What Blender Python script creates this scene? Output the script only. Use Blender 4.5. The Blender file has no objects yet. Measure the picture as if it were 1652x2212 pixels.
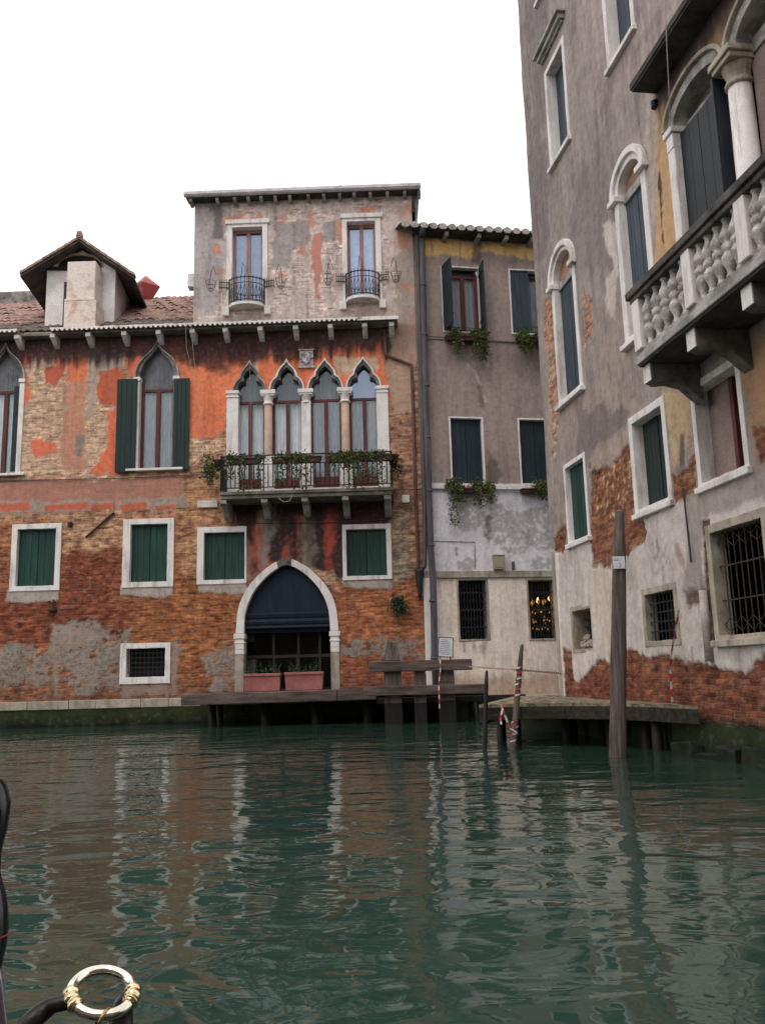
import bpy, bmesh, math, random
import numpy as np
from mathutils import Vector, Matrix
random.seed(7)
PI = math.pi
SC = bpy.context.scene
COL = SC.collection

# ------------------------------------------------------------------ camera model
F, CX, CY = 1877.0, 826.0, 1106.0            # the photo measured on a 1652 x 2212 copy
EYE = Vector((0, 0, 1.15))
PITCH, ROLL = math.radians(10.52), math.radians(1.5)
_r0, _u0 = Vector((1, 0, 0)), Vector((0, -math.sin(PITCH), math.cos(PITCH)))
FWD = Vector((0, math.cos(PITCH), math.sin(PITCH)))
RGT = math.cos(ROLL)*_r0 - math.sin(ROLL)*_u0
UPV = math.sin(ROLL)*_r0 + math.cos(ROLL)*_u0

def ray(p):
    return RGT*((p[0]-CX)/F) - UPV*((p[1]-CY)/F) + FWD

def crop(x0, y0, s):
    """coordinates read off an enlarged detail of the photo -> measuring copy"""
    k = 1652/1936
    return lambda x, y: ((x0 + x/s)*k, (y0 + y/s)*k)

def on_level(p, z):
    r = ray(p); t = (z-EYE.z)/r.z
    return EYE + r*t

def on_depth(p, Y):
    r = ray(p); return EYE + r*((Y-EYE.y)/r.y)

class Facade:
    """a wall plane; local x runs right along it, local y into the building, z up"""
    def __init__(s, ox, oy, ang):
        s.o = Vector((ox, oy, 0)); s.a = ang
        s.e = Vector((math.cos(ang), math.sin(ang), 0)); s.i = Vector((-math.sin(ang), math.cos(ang), 0))
    def uv(s, p, d=0.0):
        r = ray(p)
        t = (d - (EYE-s.o).dot(s.i))/r.dot(s.i)
        q = EYE + r*t - s.o
        return q.dot(s.e), q.z
    def pts(s, ps, d=0.0): return [s.uv(p, d) for p in ps]
    def world(s, x, y, z): return s.o + s.e*x + s.i*y + Vector((0, 0, z))

# ------------------------------------------------------------------ objects and tags
def tag(o, label=None, cat=None, group=None, kind=None):
    if label: o['label'] = label
    if cat: o['category'] = cat
    if group: o['group'] = group
    if kind: o['kind'] = kind
    return o

def thing(name, label, cat, loc=(0, 0, 0), rz=0, group=None):
    o = bpy.data.objects.new(name, None); COL.objects.link(o)
    o.location = loc; o.rotation_euler = (0, 0, rz); o.empty_display_size = .2
    return tag(o, label, cat, group)

def copy_tree(o, parent=None):
    c = o.copy(); COL.objects.link(c)
    if parent: c.parent = parent
    for ch in list(o.children): copy_tree(ch, c)
    return c

class MB:
    def __init__(s): s.v = []; s.f = []; s.a = []; s.has = False
    def add(s, vs, fs, attr=None):
        n = len(s.v); s.v += [tuple(q) for q in vs]; s.f += [tuple(i+n for i in f) for f in fs]
        s.a += list(attr) if attr is not None else [0.0]*len(vs)
        if attr is not None: s.has = True
    def box(s, x0, x1, y0, y1, z0, z1, j=0):
        vs = [(x, y, z) for z in (z0, z1) for y in (y0, y1) for x in (x0, x1)]
        if j: vs = [tuple(c+random.uniform(-j, j) for c in q) for q in vs]
        s.add(vs, [(0, 2, 3, 1), (4, 5, 7, 6), (0, 1, 5, 4), (2, 6, 7, 3), (0, 4, 6, 2), (1, 3, 7, 5)])
    def hexa(s, b, t):
        s.add(list(b)+list(t), [(3, 2, 1, 0), (4, 5, 6, 7), (0, 1, 5, 4), (1, 2, 6, 5), (2, 3, 7, 6), (3, 0, 4, 7)])
    def prism(s, poly, y0, y1):
        """outline in x-z, pushed from y0 to y1"""
        n = len(poly)
        vs = [(x, y0, z) for x, z in poly]+[(x, y1, z) for x, z in poly]
        s.add(vs, [tuple(range(n)), tuple(range(2*n-1, n-1, -1))]+[(i, i+n, (i+1) % n+n, (i+1) % n) for i in range(n)])
    def prism_x(s, poly, x0, x1):
        n = len(poly)
        vs = [(x0, y, z) for y, z in poly]+[(x1, y, z) for y, z in poly]
        s.add(vs, [tuple(range(n)), tuple(range(2*n-1, n-1, -1))]+[(i, i+n, (i+1) % n+n, (i+1) % n) for i in range(n)])
    def ring(s, out, inn, y0, y1, closed=True, j=0, back=None):
        """frame between two outlines with equal counts"""
        n = len(out); J = lambda: random.uniform(-j, j) if j else 0
        if back is None: back = y1
        vs = []
        for (ox, oz), (ix, iz) in zip(out, inn):
            a, b = J(), J()
            vs += [(ox+a, back, oz+b), (ox+a, y0+J()*.4, oz+b)]
            a, b = J(), J()
            vs += [(ix+a, y0+J()*.4, iz+b), (ix+a, y1, iz+b)]
        fs = []
        m = n if closed else n-1
        for i in range(m):
            k = (i+1) % n
            for q in range(3): fs.append((4*i+q, 4*k+q, 4*k+q+1, 4*i+q+1))
        if not closed:
            fs += [(0, 1, 2, 3), (4*n-1, 4*n-2, 4*n-3, 4*n-4)]
        s.add(vs, fs)
    def tube(s, path, r, n=8, cap=True, attr=False):
        path = [Vector(p) for p in path]; rs = r if isinstance(r, (list, tuple)) else [r]*len(path)
        vs = []; fs = []; at = []; L = 0
        prev = None
        for i, p in enumerate(path):
            d = (path[min(i+1, len(path)-1)]-path[max(i-1, 0)])
            if d.length < 1e-9: d = Vector((0, 0, 1))
            d.normalize()
            if prev is None:
                a = d.orthogonal().normalized()
            else:
                a = prev - d*prev.dot(d)
                a = a.normalized() if a.length > 1e-6 else d.orthogonal().normalized()
            prev = a; b = d.cross(a)
            if i: L += (path[i]-path[i-1]).length
            for k in range(n):
                t = 2*PI*k/n
                vs.append(p+(a*math.cos(t)+b*math.sin(t))*rs[i]); at.append(L)
        for i in range(len(path)-1):
            for k in range(n):
                fs.append((i*n+k, i*n+(k+1) % n, (i+1)*n+(k+1) % n, (i+1)*n+k))
        if cap:
            fs += [tuple(range(n-1, -1, -1)), tuple(range((len(path)-1)*n, len(path)*n))]
        s.add(vs, fs, at if attr else None)
    def lathe(s, prof, c, n=14, axis=None):
        """prof = [(r, h)], around a vertical axis through c"""
        vs = []; fs = []
        for r, h in prof:
            for k in range(n):
                t = 2*PI*k/n; vs.append((c[0]+r*math.cos(t), c[1]+r*math.sin(t), c[2]+h))
        for i in range(len(prof)-1):
            for k in range(n): fs.append((i*n+k, i*n+(k+1) % n, (i+1)*n+(k+1) % n, (i+1)*n+k))
        fs += [tuple(range(n-1, -1, -1)), tuple(range((len(prof)-1)*n, len(prof)*n))]
        s.add(vs, fs)
    def torus(s, c, R, r, ax, ay, n=20, m=6, a0=0, a1=2*PI):
        c, ax, ay = Vector(c), Vector(ax), Vector(ay)
        full = abs(a1-a0-2*PI) < 1e-6
        k = n if full else n+1
        pts = [c+(ax*math.cos(a0+(a1-a0)*i/n)+ay*math.sin(a0+(a1-a0)*i/n))*R for i in range(k)]
        if full: pts.append(pts[0])
        s.tube(pts, r, m, cap=not full)
    def ribbon(s, path, w, wd):
        """flat tape; attribute = running length"""
        path = [Vector(p) for p in path]; L = 0; vs = []; at = []; fs = []
        for i, p in enumerate(path):
            if i: L += (p-path[i-1]).length
            d = Vector(wd(i) if callable(wd) else wd)
            vs += [p-d*w/2, p+d*w/2]; at += [L, L]
            if i: fs.append((2*i-2, 2*i-1, 2*i+1, 2*i))
        s.add(vs, fs, at)
    def leaves(s, fn, n, size, droop=.4):
        for _ in range(n):
            p = Vector(fn()); sz = size*random.uniform(.55, 1.3)
            d = Vector((random.gauss(0, 1), random.gauss(0, 1), random.gauss(0, 1)-droop)).normalized()
            w = d.cross(Vector((random.gauss(0, 1), random.gauss(0, 1), random.gauss(0, 1)))).normalized()
            nn = d.cross(w)*sz*.18
            s.add([p, p+d*sz*.5+w*sz*.32+nn, p+d*sz, p+d*sz*.5-w*sz*.32+nn], [(0, 1, 2, 3)])
    def build(s, name, mat, parent=None, smooth=False, bevel=0, label=None, auto=False):
        me = bpy.data.meshes.new(name); me.from_pydata(s.v, [], s.f); me.update()
        bm = bmesh.new(); bm.from_mesh(me); bmesh.ops.recalc_face_normals(bm, faces=bm.faces); bm.to_mesh(me); bm.free()
        if s.has:
            at = me.attributes.new('run', 'FLOAT', 'POINT'); at.data.foreach_set('value', s.a)
        if mat: me.materials.append(mat)
        if smooth: me.polygons.foreach_set('use_smooth', [True]*len(me.polygons))
        o = bpy.data.objects.new(name, me); COL.objects.link(o)
        if parent: o.parent = parent
        if bevel:
            m = o.modifiers.new('bevel', 'BEVEL'); m.width = bevel; m.segments = 2; m.limit_method = 'ANGLE'; m.angle_limit = .6
        if label: o['label'] = label
        return o

def rect_loop(x0, x1, z0, z1, n=6):
    pts = []
    c = [(x0, z0), (x1, z0), (x1, z1), (x0, z1)]
    for i in range(4):
        a, b = c[i], c[(i+1) % 4]
        for k in range(n): pts.append((a[0]+(b[0]-a[0])*k/n, a[1]+(b[1]-a[1])*k/n))
    return pts

def resample(poly, n):
    d = [0]
    for i in range(1, len(poly)): d.append(d[-1]+math.dist(poly[i], poly[i-1]))
    out = []
    for k in range(n):
        t = d[-1]*k/(n-1); i = 1
        while i < len(poly)-1 and d[i] < t: i += 1
        f = (t-d[i-1])/max(d[i]-d[i-1], 1e-9)
        out.append((poly[i-1][0]+(poly[i][0]-poly[i-1][0])*f, poly[i-1][1]+(poly[i][1]-poly[i-1][1])*f))
    return out

# ------------------------------------------------------------------ colour and noise
ILL = .74
SAT = .87
def lin(c):
    c = c/255
    return c/12.92 if c <= .04045 else ((c+.055)/1.055)**2.4
def alb(r, g, b, k=1.0):
    c = [lin(q)/ILL*k for q in (r, g, b)]; y = .3*c[0]+.6*c[1]+.1*c[2]
    return tuple(min(.85, y+(q-y)*SAT) for q in c)

_pr = np.random.RandomState(11)
_perm = np.concatenate([_pr.permutation(512)]*2)
_ang = _pr.rand(512)*2*PI
_gx, _gy = np.cos(_ang), np.sin(_ang)
def perlin(x, y):
    xi = np.floor(x).astype(np.int64); yi = np.floor(y).astype(np.int64)
    xf, yf = x-xi, y-yi
    u, v = xf**3*(xf*(xf*6-15)+10), yf**3*(yf*(yf*6-15)+10)
    def g(ix, iy, dx, dy):
        h = _perm[(_perm[ix & 511]+iy) & 511]
        return _gx[h]*dx+_gy[h]*dy
    a = g(xi, yi, xf, yf); b = g(xi+1, yi, xf-1, yf); c = g(xi, yi+1, xf, yf-1); d = g(xi+1, yi+1, xf-1, yf-1)
    return (a+(b-a)*u+(c-a)*v+(a-b-c+d)*u*v)*1.5
def fbm(x, y, s=1.0, o=4, seed=0, gain=.5):
    r = np.zeros_like(x); a = 1.0; t = 0
    for k in range(o):
        r += a*perlin(x*s+seed*17.3+k*5.1, y*s-seed*9.7+k*3.3); t += a; a *= gain; s *= 2.03
    return r/t
def sstep(a, b, x):
    t = np.clip((x-a)/(b-a), 0, 1); return t*t*(3-2*t)

def inside(poly, X, Z):
    r = np.zeros(X.shape, bool); n = len(poly)
    for i in range(n):
        (x0, z0), (x1, z1) = poly[i], poly[(i+1) % n]
        c = (z0 > Z) != (z1 > Z)
        with np.errstate(divide='ignore', invalid='ignore'):
            r ^= c & (X < (x1-x0)*(Z-z0)/(z1-z0+1e-12)+x0)
    return r
def sdist(poly, X, Z):
    """positive inside"""
    d = np.full(X.shape, 1e9); n = len(poly)
    for i in range(n):
        (x0, z0), (x1, z1) = poly[i], poly[(i+1) % n]
        ex, ez = x1-x0, z1-z0
        t = np.clip(((X-x0)*ex+(Z-z0)*ez)/(ex*ex+ez*ez+1e-12), 0, 1)
        d = np.minimum(d, (X-x0-t*ex)**2+(Z-z0-t*ez)**2)
    d = np.sqrt(d)
    return np.where(inside(poly, X, Z), d, -d)

class Paint:
    """colour and bare-brick map of one weathered wall, on its grid points"""
    def __init__(s, fac, X, Z, base, brick=0.0):
        s.fac, s.X, s.Z = fac, X, Z
        s.c = np.tile(np.array(base, float), (len(X), 1)); s.b = np.full(len(X), float(brick)); s.dirt = np.zeros(len(X))
        s.w = [fbm(X, Z, 1.3, 6, k, .6) for k in range(4)]
        s.k = 0
        s.fine = fbm(X, Z, 9, 3, 21); s.med = fbm(X, Z, 3.6, 4, 51, .6); s.big = fbm(X, Z, .5, 4, 31); s.streak = fbm(X*6, Z*.5, 1, 4, 41)
    def mask(s, px, warp=.18, feather=.02, d=0.0, local=False):
        poly = px if local else s.fac.pts(px, d)
        s.k += 1
        xs = [p[0] for p in poly]; zs = [p[1] for p in poly]; mg = warp+feather+.1
        sel = (s.X > min(xs)-mg) & (s.X < max(xs)+mg) & (s.Z > min(zs)-mg) & (s.Z < max(zs)+mg)
        m = np.zeros(len(s.X))
        if sel.any():
            sd = sdist(poly, s.X[sel], s.Z[sel])+s.w[s.k % 4][sel]*(warp*1.9+.03)+s.fine[sel]*(.03+warp*.25)+s.med[sel]*(.04+warp*.5)
            m[sel] = sstep(-feather, feather, sd)
        return m
    def lay(s, m, col=None, brick=None):
        if col is not None: s.c += (np.array(col)-s.c)*m[:, None]
        if brick is not None: s.b += (brick-s.b)*m
    def speckle(s, k=1.0):
        """uneven firing and age of the bare bricks: tan, dark and lime-washed flecks in short courses"""
        n = fbm(s.X*4, s.Z*11, 1, 4, 81, .65); m = fbm(s.X*1.6, s.Z*3.0, 1, 5, 91, .65); q = fbm(s.X*3, s.Z*8, 1, 4, 101, .7)
        b = s.b.copy()
        s.mul(b*sstep(.02, .30, n)*k, (1.38, 1.46, 1.36)); s.mul(b*sstep(.05, .34, -n)*k, (.52, .48, .48))
        s.mul(b*sstep(.05, .40, m)*.8*k, (1.22, 1.28, 1.20)); s.mul(b*sstep(.05, .40, -m)*.8*k, (.66, .60, .62))
        s.lay(b*sstep(.18, .38, q)*.45*k, alb(150, 126, 106))
    def mul(s, m, f):
        s.c *= (1+(np.array(f)-1)*m[:, None]) if np.ndim(f) else (1+(f-1)*m)[:, None]

def wall(name, fac, parent, mat, x0, x1, z0, z1, res, cuts, paint, relief=.018, zfun=None):
    """a wall sheet on a fine grid, cut for its openings, plaster standing proud of the bare brick"""
    xs = list(np.arange(x0, x1, res))+[x1]; zs = list(np.arange(z0, z1, res))+[z1]
    def snap(a, v):
        if v <= a[0] or v >= a[-1]: return
        i = int(np.argmin(np.abs(np.array(a)-v)))
        if 0 < i < len(a)-1: a[i] = v
    for c in cuts:
        if len(c) == 4:
            for p in c: snap(xs, p[0]); snap(zs, p[1])
    xs, zs = np.array(xs), np.array(zs)
    nx, nz = len(xs), len(zs)
    X, Z = np.meshgrid(xs, zs); X = X.ravel(); Z = Z.ravel()
    P = paint(X, Z)
    cx, cz = np.meshgrid((xs[1:]+xs[:-1])/2, (zs[1:]+zs[:-1])/2)
    keep = np.ones(cx.shape, bool)
    for c in cuts: keep &= ~inside(c, cx, cz)
    if zfun is not None: keep &= zfun(cx, cz)
    jj, ii = np.nonzero(keep)
    a = jj*nx+ii
    F4 = np.stack([a, a+1, a+nx+1, a+nx], 1)
    Y = -relief*(1-P.b)+fbm(X, Z, .6, 3, 71)*.02+P.fine*.002
    V = np.stack([X, Y, Z], 1)
    used = np.unique(F4); remap = np.full(len(X), -1); remap[used] = np.arange(len(used))
    F4 = remap[F4]; V = V[used]
    me = bpy.data.meshes.new(name)
    me.vertices.add(len(V)); me.vertices.foreach_set('co', V.ravel().astype(np.float32))
    me.loops.add(F4.size); me.loops.foreach_set('vertex_index', F4.ravel().astype(np.int32))
    me.polygons.add(len(F4)); me.polygons.foreach_set('loop_start', (np.arange(len(F4))*4).astype(np.int32))
    me.update(calc_edges=True)
    ca = me.color_attributes.new('paint', 'FLOAT_COLOR', 'POINT')
    ca.data.foreach_set('color', np.concatenate([np.clip(P.c[used], 0, 1), np.ones((len(used), 1))], 1).ravel().astype(np.float32))
    at = me.attributes.new('brick', 'FLOAT', 'POINT'); at.data.foreach_set('value', P.b[used].astype(np.float32))
    me.materials.append(mat)
    me.polygons.foreach_set('use_smooth', [True]*len(me.polygons))
    o = bpy.data.objects.new(name, me); COL.objects.link(o); o.parent = parent
    return o

# ------------------------------------------------------------------ materials
class NT:
    def __init__(s, name):
        s.m = bpy.data.materials.new(name); s.m.use_nodes = True; s.t = s.m.node_tree; s.t.nodes.clear()
        s.out = s.n('ShaderNodeOutputMaterial')
    def n(s, typ, **kw):
        o = s.t.nodes.new(typ)
        for k, v in kw.items(): setattr(o, k, v)
        return o
    def l(s, a, b): s.t.links.new(a, b)
    def set(s, sock, v):
        if hasattr(v, 'is_output') or isinstance(v, bpy.types.NodeSocket): s.l(v, sock)
        else: sock.default_value = v
    def coord(s, kind='Object', scale=(1, 1, 1)):
        c = s.n('ShaderNodeTexCoord'); mp = s.n('ShaderNodeMapping'); mp.inputs['Scale'].default_value = scale
        s.l(c.outputs[kind], mp.inputs['Vector']); return mp.outputs['Vector']
    def noise(s, vec, scale, detail=5, rough=.6, dist=0):
        q = s.n('ShaderNodeTexNoise'); s.l(vec, q.inputs['Vector'])
        q.inputs['Scale'].default_value = scale; q.inputs['Detail'].default_value = detail
        q.inputs['Roughness'].default_value = rough; q.inputs['Distortion'].default_value = dist
        return q.outputs['Fac']
    def ramp(s, f, stops):
        r = s.n('ShaderNodeValToRGB'); e = r.color_ramp.elements
        while len(e) < len(stops): e.new(.5)
        for q, (p, c) in zip(e, stops):
            q.position = p; q.color = (c if isinstance(c, (tuple, list)) else (c, c, c))[:3]+(1,) if isinstance(c, tuple) else (c, c, c, 1)
        s.l(f, r.inputs['Fac']); return r.outputs['Color']
    def mix(s, f, a, b, mode='MIX'):
        q = s.n('ShaderNodeMix', data_type='RGBA', blend_type=mode)
        s.set(q.inputs['Factor'], f)
        for sk, v in ((q.inputs['A'], a), (q.inputs['B'], b)):
            if isinstance(v, tuple): v = v[:3]+(1,)
            s.set(sk, v)
        return q.outputs['Result']
    def math(s, op, a, b=0.0):
        q = s.n('ShaderNodeMath', operation=op); s.set(q.inputs[0], a); s.set(q.inputs[1], b); return q.outputs[0]
    def bsdf(s, col, rough=.8, metal=0, bump=None, bs=.3, bd=.02, spec=.5, **kw):
        b = s.n('ShaderNodeBsdfPrincipled')
        if isinstance(col, tuple): col = col[:3]+(1,)
        s.set(b.inputs['Base Color'], col); s.set(b.inputs['Roughness'], rough); b.inputs['Metallic'].default_value = metal
        b.inputs['Specular IOR Level'].default_value = spec
        if bump is not None:
            u = s.n('ShaderNodeBump'); u.inputs['Strength'].default_value = bs; u.inputs['Distance'].default_value = bd
            s.l(bump, u.inputs['Height']); s.l(u.outputs['Normal'], b.inputs['Normal'])
        s.l(b.outputs['BSDF'], s.out.inputs['Surface'])
        return s.m

def rough_mat(name, col, col2=None, scale=3, rough=.85, bump=.3, stretch=(1, 1, 1), lo=.35, hi=.65, metal=0, fine=40, spec=.3, dirt=None, vary=0, fk=1.0):
    t = NT(name); v = t.coord('Object', stretch)
    col2 = col2 or tuple(c*.55 for c in col)
    n1 = t.noise(v, scale, 6, .65)
    c = t.mix(t.ramp(n1, [(lo, 0.0), (hi, 1.0)]), col2, col)
    n2 = t.noise(v, fine, 4, .6)
    c = t.mix(1.0, c, t.ramp(n2, [(.25, 1-.28*fk), (.75, 1+.18*fk)]), 'MULTIPLY')
    if dirt:
        n3 = t.noise(t.coord('Object', (3, 3, .5)), 1.7, 5, .7)
        c = t.mix(t.ramp(n3, [(.5, 0.0), (.68, .8)]), c, dirt)
    if vary:
        oi = t.n('ShaderNodeObjectInfo')
        c = t.mix(1.0, c, t.ramp(oi.outputs['Random'], [(0.0, (1-vary, 1-vary*.8, 1-vary)), (1.0, (1+vary, 1+vary*1.1, 1+vary*.9))]), 'MULTIPLY')
    h = t.math('ADD', n1, t.math('MULTIPLY', n2, .5))
    return t.bsdf(c, rough, metal, h, bump, .015, spec)

def wall_mat(name, bw=.25, bh=.07):
    t = NT(name)
    at = t.n('ShaderNodeAttribute', attribute_name='paint'); br = t.n('ShaderNodeAttribute', attribute_name='brick')
    co = t.n('ShaderNodeTexCoord'); sp = t.n('ShaderNodeSeparateXYZ'); t.l(co.outputs['Object'], sp.inputs[0])
    wob = t.noise(co.outputs['Object'], 2.2, 3, .5); wob2 = t.noise(co.outputs['Object'], 14, 3, .5)
    x = t.math('ADD', sp.outputs['X'], t.math('MULTIPLY', wob2, .05))
    z = t.math('ADD', sp.outputs['Z'], t.math('ADD', t.math('MULTIPLY', wob, .12), t.math('MULTIPLY', wob2, .02)))
    cb = t.n('ShaderNodeCombineXYZ'); t.l(x, cb.inputs[0]); t.l(z, cb.inputs[1])
    bt = t.n('ShaderNodeTexBrick'); t.l(cb.outputs[0], bt.inputs['Vector'])
    bt.offset = .5; bt.squash = 1.0
    for k, v in (('Scale', 1.0), ('Mortar Size', .011), ('Mortar Smooth', .6), ('Bias', 0.0), ('Brick Width', bw), ('Row Height', bh)):
        bt.inputs[k].default_value = v
    bt.inputs['Color1'].default_value = (.38, .34, .32, 1); bt.inputs['Color2'].default_value = (1.32, 1.32, 1.28, 1); bt.inputs['Mortar'].default_value = (.95, 1.1, 1.2, 1)
    n1 = t.noise(co.outputs['Object'], 7, 7, .7); n2 = t.noise(co.outputs['Object'], 45, 4, .65)
    pl = t.mix(1.0, at.outputs['Color'], t.ramp(n1, [(.28, .74), (.5, 1.0), (.74, 1.2)]), 'MULTIPLY')
    pl = t.mix(1.0, pl, t.ramp(n2, [(.25, .84), (.75, 1.13)]), 'MULTIPLY')
    bk = t.mix(.78, at.outputs['Color'], bt.outputs['Color'], 'MULTIPLY')
    n4 = t.noise(t.coord('Object', (5, 5, 13)), 1.0, 5, .75)
    bk = t.mix(1.0, bk, t.ramp(n4, [(.3, (.48, .46, .46)), (.5, (1.0, 1.0, 1.0)), (.72, (1.4, 1.38, 1.28))]), 'MULTIPLY')
    n3 = t.noise(co.outputs['Object'], 3.1, 6, .7)
    bk = t.mix(t.ramp(n3, [(.44, 0.0), (.60, .7)]), bk, t.mix(.45, t.mix(1.0, at.outputs['Color'], (1.0, 1.12, 1.12), 'MULTIPLY'), bk))
    bk = t.mix(1.0, bk, t.ramp(n2, [(.25, .62), (.75, 1.3)]), 'MULTIPLY')
    bk = t.mix(1.0, bk, t.ramp(n1, [(.28, .72), (.74, 1.25)]), 'MULTIPLY')
    fac = t.ramp(t.math('ADD', br.outputs['Fac'], t.math('MULTIPLY', t.math('SUBTRACT', n2, .5), .5)), [(.42, 0.0), (.58, 1.0)])
    c = t.mix(fac, pl, bk)
    st = t.noise(t.coord('Object', (2.2, 2.2, .45)), 1.0, 6, .72)
    c = t.mix(1.0, c, t.ramp(st, [(.30, (.70, .67, .66)), (.50, (1.0, 1.0, 1.0)), (.70, (1.12, 1.12, 1.12))]), 'MULTIPLY')
    rim = t.ramp(t.math('ADD', br.outputs['Fac'], t.math('MULTIPLY', t.math('SUBTRACT', n2, .5), .7)), [(.10, 0.0), (.34, .75), (.46, .6), (.62, 0.0)])
    c = t.mix(rim, c, t.mix(.55, c, (.36, .31, .27)))
    hb = t.math('MULTIPLY', t.math('SUBTRACT', 1.0, bt.outputs['Fac']), br.outputs['Fac'])
    h = t.math('ADD', t.math('ADD', t.math('MULTIPLY', hb, .6), t.math('MULTIPLY', n1, .7)), t.math('MULTIPLY', n2, .35))
    return t.bsdf(c, .92, 0, h, .55, .02, .15)

def glass_mat(name, tint=(1, 1, 1), refl=1.0, dark=None, mixd=0.0):
    t = NT(name)
    tr = t.n('ShaderNodeBsdfTransparent'); tr.inputs['Color'].default_value = (.90, .93, .94, 1)
    gl = t.n('ShaderNodeBsdfGlossy'); gl.inputs['Color'].default_value = tint+(1,); gl.inputs['Roughness'].default_value = .015
    fr = t.n('ShaderNodeFresnel'); fr.inputs['IOR'].default_value = 1.5
    v = t.coord(); bp = t.n('ShaderNodeBump'); bp.inputs['Strength'].default_value = .05; bp.inputs['Distance'].default_value = .05
    t.l(t.noise(v, 1.5, 2), bp.inputs['Height']); t.l(bp.outputs['Normal'], gl.inputs['Normal'])
    f = t.math('MINIMUM', t.math('MULTIPLY', fr.outputs['Fac'], refl), 1.0)
    mx = t.n('ShaderNodeMixShader'); t.l(f, mx.inputs['Fac']); t.l(tr.outputs[0], mx.inputs[1]); t.l(gl.outputs[0], mx.inputs[2])
    t.l(mx.outputs[0], t.out.inputs['Surface'])
    return t.m

def leaf_mat(name, a, b, c=None):
    t = NT(name); g = t.n('ShaderNodeNewGeometry')
    stops = [(0.0, a), (.6, b)]+([(.95, c)] if c else [])
    col = t.ramp(g.outputs['Random Per Island'], stops)
    return t.bsdf(col, .6, 0, spec=.3)

def tape_mat(name):
    t = NT(name); a = t.n('ShaderNodeAttribute', attribute_name='run')
    f = t.math('GREATER_THAN', t.math('FRACT', t.math('MULTIPLY', a.outputs['Fac'], 5.0)), .5)
    return t.bsdf(t.mix(f, (.62, .60, .60), (.5, .035, .04)), .5)

M = {}
M['wallA'] = wall_mat('weathered orange plaster over brick'); M['wallB'] = wall_mat('grey house plaster'); M['wallC'] = wall_mat('mauve plaster over brick', .26, .075)
M['stone'] = rough_mat('istrian stone', (.84, .785, .77), (.70, .64, .62), 2.5, .8, .25, lo=.3, hi=.6, dirt=(.42, .37, .34), fk=.4)
M['stone_grey'] = rough_mat('sooty stone', (.50, .46, .44), (.17, .155, .15), 3.5, .85, .35)
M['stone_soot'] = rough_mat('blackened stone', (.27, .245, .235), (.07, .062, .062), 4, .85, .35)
M['stone_pink'] = rough_mat('pink marble', (.58, .40, .31), (.42, .29, .23), 3, .7, .2)
M['stone_warm'] = rough_mat('warm limestone', (.50, .43, .35), (.30, .25, .20), 2.5, .85, .35, dirt=(.16, .13, .11), fk=.5)
M['balu'] = rough_mat('weathered baluster stone', (.66, .61, .59), (.26, .235, .225), 5, .85, .35)
M['rail_dark'] = rough_mat('blackened rail stone', (.15, .125, .118), (.045, .038, .036), 4, .9, .4)
M['under'] = rough_mat('dark underside', (.10, .085, .082), (.035, .03, .03), 3, .95, .4)  # near-black tone for eaves boards, canopy, dormer roof and balcony underside
M['bracket'] = rough_mat('dark bracket stone', (.20, .18, .172), (.07, .062, .06), 4, .9, .4)  # bracket body, darker than its pale front face
M['cement'] = rough_mat('grey cement', (.30, .275, .26), (.17, .155, .15), 3, .9, .35)
M['moss'] = rough_mat('mossy gutter slab', (.26, .235, .20), (.11, .10, .07), 3, .95, .4)
M['tile'] = rough_mat('terracotta roof tile', (.46, .27, .22), (.20, .14, .125), 4, .9, .4, fine=18)
M['tile_moss'] = rough_mat('mossy roof tile', (.22, .17, .15), (.09, .08, .06), 4, .95, .4, fine=18)
M['tile_pale'] = rough_mat('pale mortared roof tile', (.56, .50, .48), (.24, .21, .20), 6, .9, .4, fine=18)
M['tile_grey'] = rough_mat('lichen grey roof tile', (.33, .29, .28), (.10, .085, .085), 5, .9, .4, fine=18)
M['shutter'] = rough_mat('dark green shutter paint', alb(23, 64, 56), alb(13, 40, 38), 2.5, .55, .12, (8, 8, .6), vary=.22)
M['shutter_blue'] = rough_mat('blue black shutter paint', alb(34, 46, 56), alb(20, 30, 38), 2.5, .55, .12, (8, 8, .6), vary=.2)
M['shutter_dark'] = rough_mat('very dark green shutter paint', alb(22, 47, 44), alb(13, 30, 30), 2.5, .55, .12, (8, 8, .6), vary=.15)
M['shutter_navy'] = rough_mat('navy black shutter paint', alb(29, 33, 43), alb(17, 19, 27), 2.5, .55, .12, (8, 8, .6), vary=.15)
M['shutter_slate'] = rough_mat('slate blue shutter paint', alb(56, 68, 82), alb(36, 46, 58), 2.5, .5, .12, (8, 8, .6), vary=.2)
M['casement'] = rough_mat('red brown window wood', alb(98, 44, 38), alb(62, 26, 24), 3, .5, .1, (6, 6, .6))
M['casement_pale'] = rough_mat('faded pink window wood', alb(165, 120, 112), alb(120, 80, 76), 3, .6, .1, (6, 6, .6))
M['curtain'] = rough_mat('white net curtain', (.85, .84, .86), (.66, .68, .72), 2, .9, .05, (3, 3, .3), fine=12)
M['curtain_dim'] = rough_mat('dim grey curtain', (.34, .34, .36), (.22, .22, .24), 2, .9, .05, (3, 3, .3), fine=12)
M['blind'] = rough_mat('sky tinted blind', (.50, .58, .76), (.44, .52, .70), 1, .7, .03, fine=8)  # white blind tinted with the blue of sky reflected in the panes
M['leaded'] = rough_mat('dusty leaded pane', (.20, .20, .22), (.09, .09, .10), 3, .35, .1)
M['dark'] = rough_mat('dark interior', (.016, .014, .014), (.008, .008, .008), 2, .9, .1)
M['brown_dark'] = rough_mat('dark brown interior', (.05, .03, .024), (.02, .013, .012), 2, .8, .1)
M['plaster_pale'] = rough_mat('pale plaster', alb(176, 164, 156), alb(132, 120, 112), 3, .9, .3)
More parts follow.
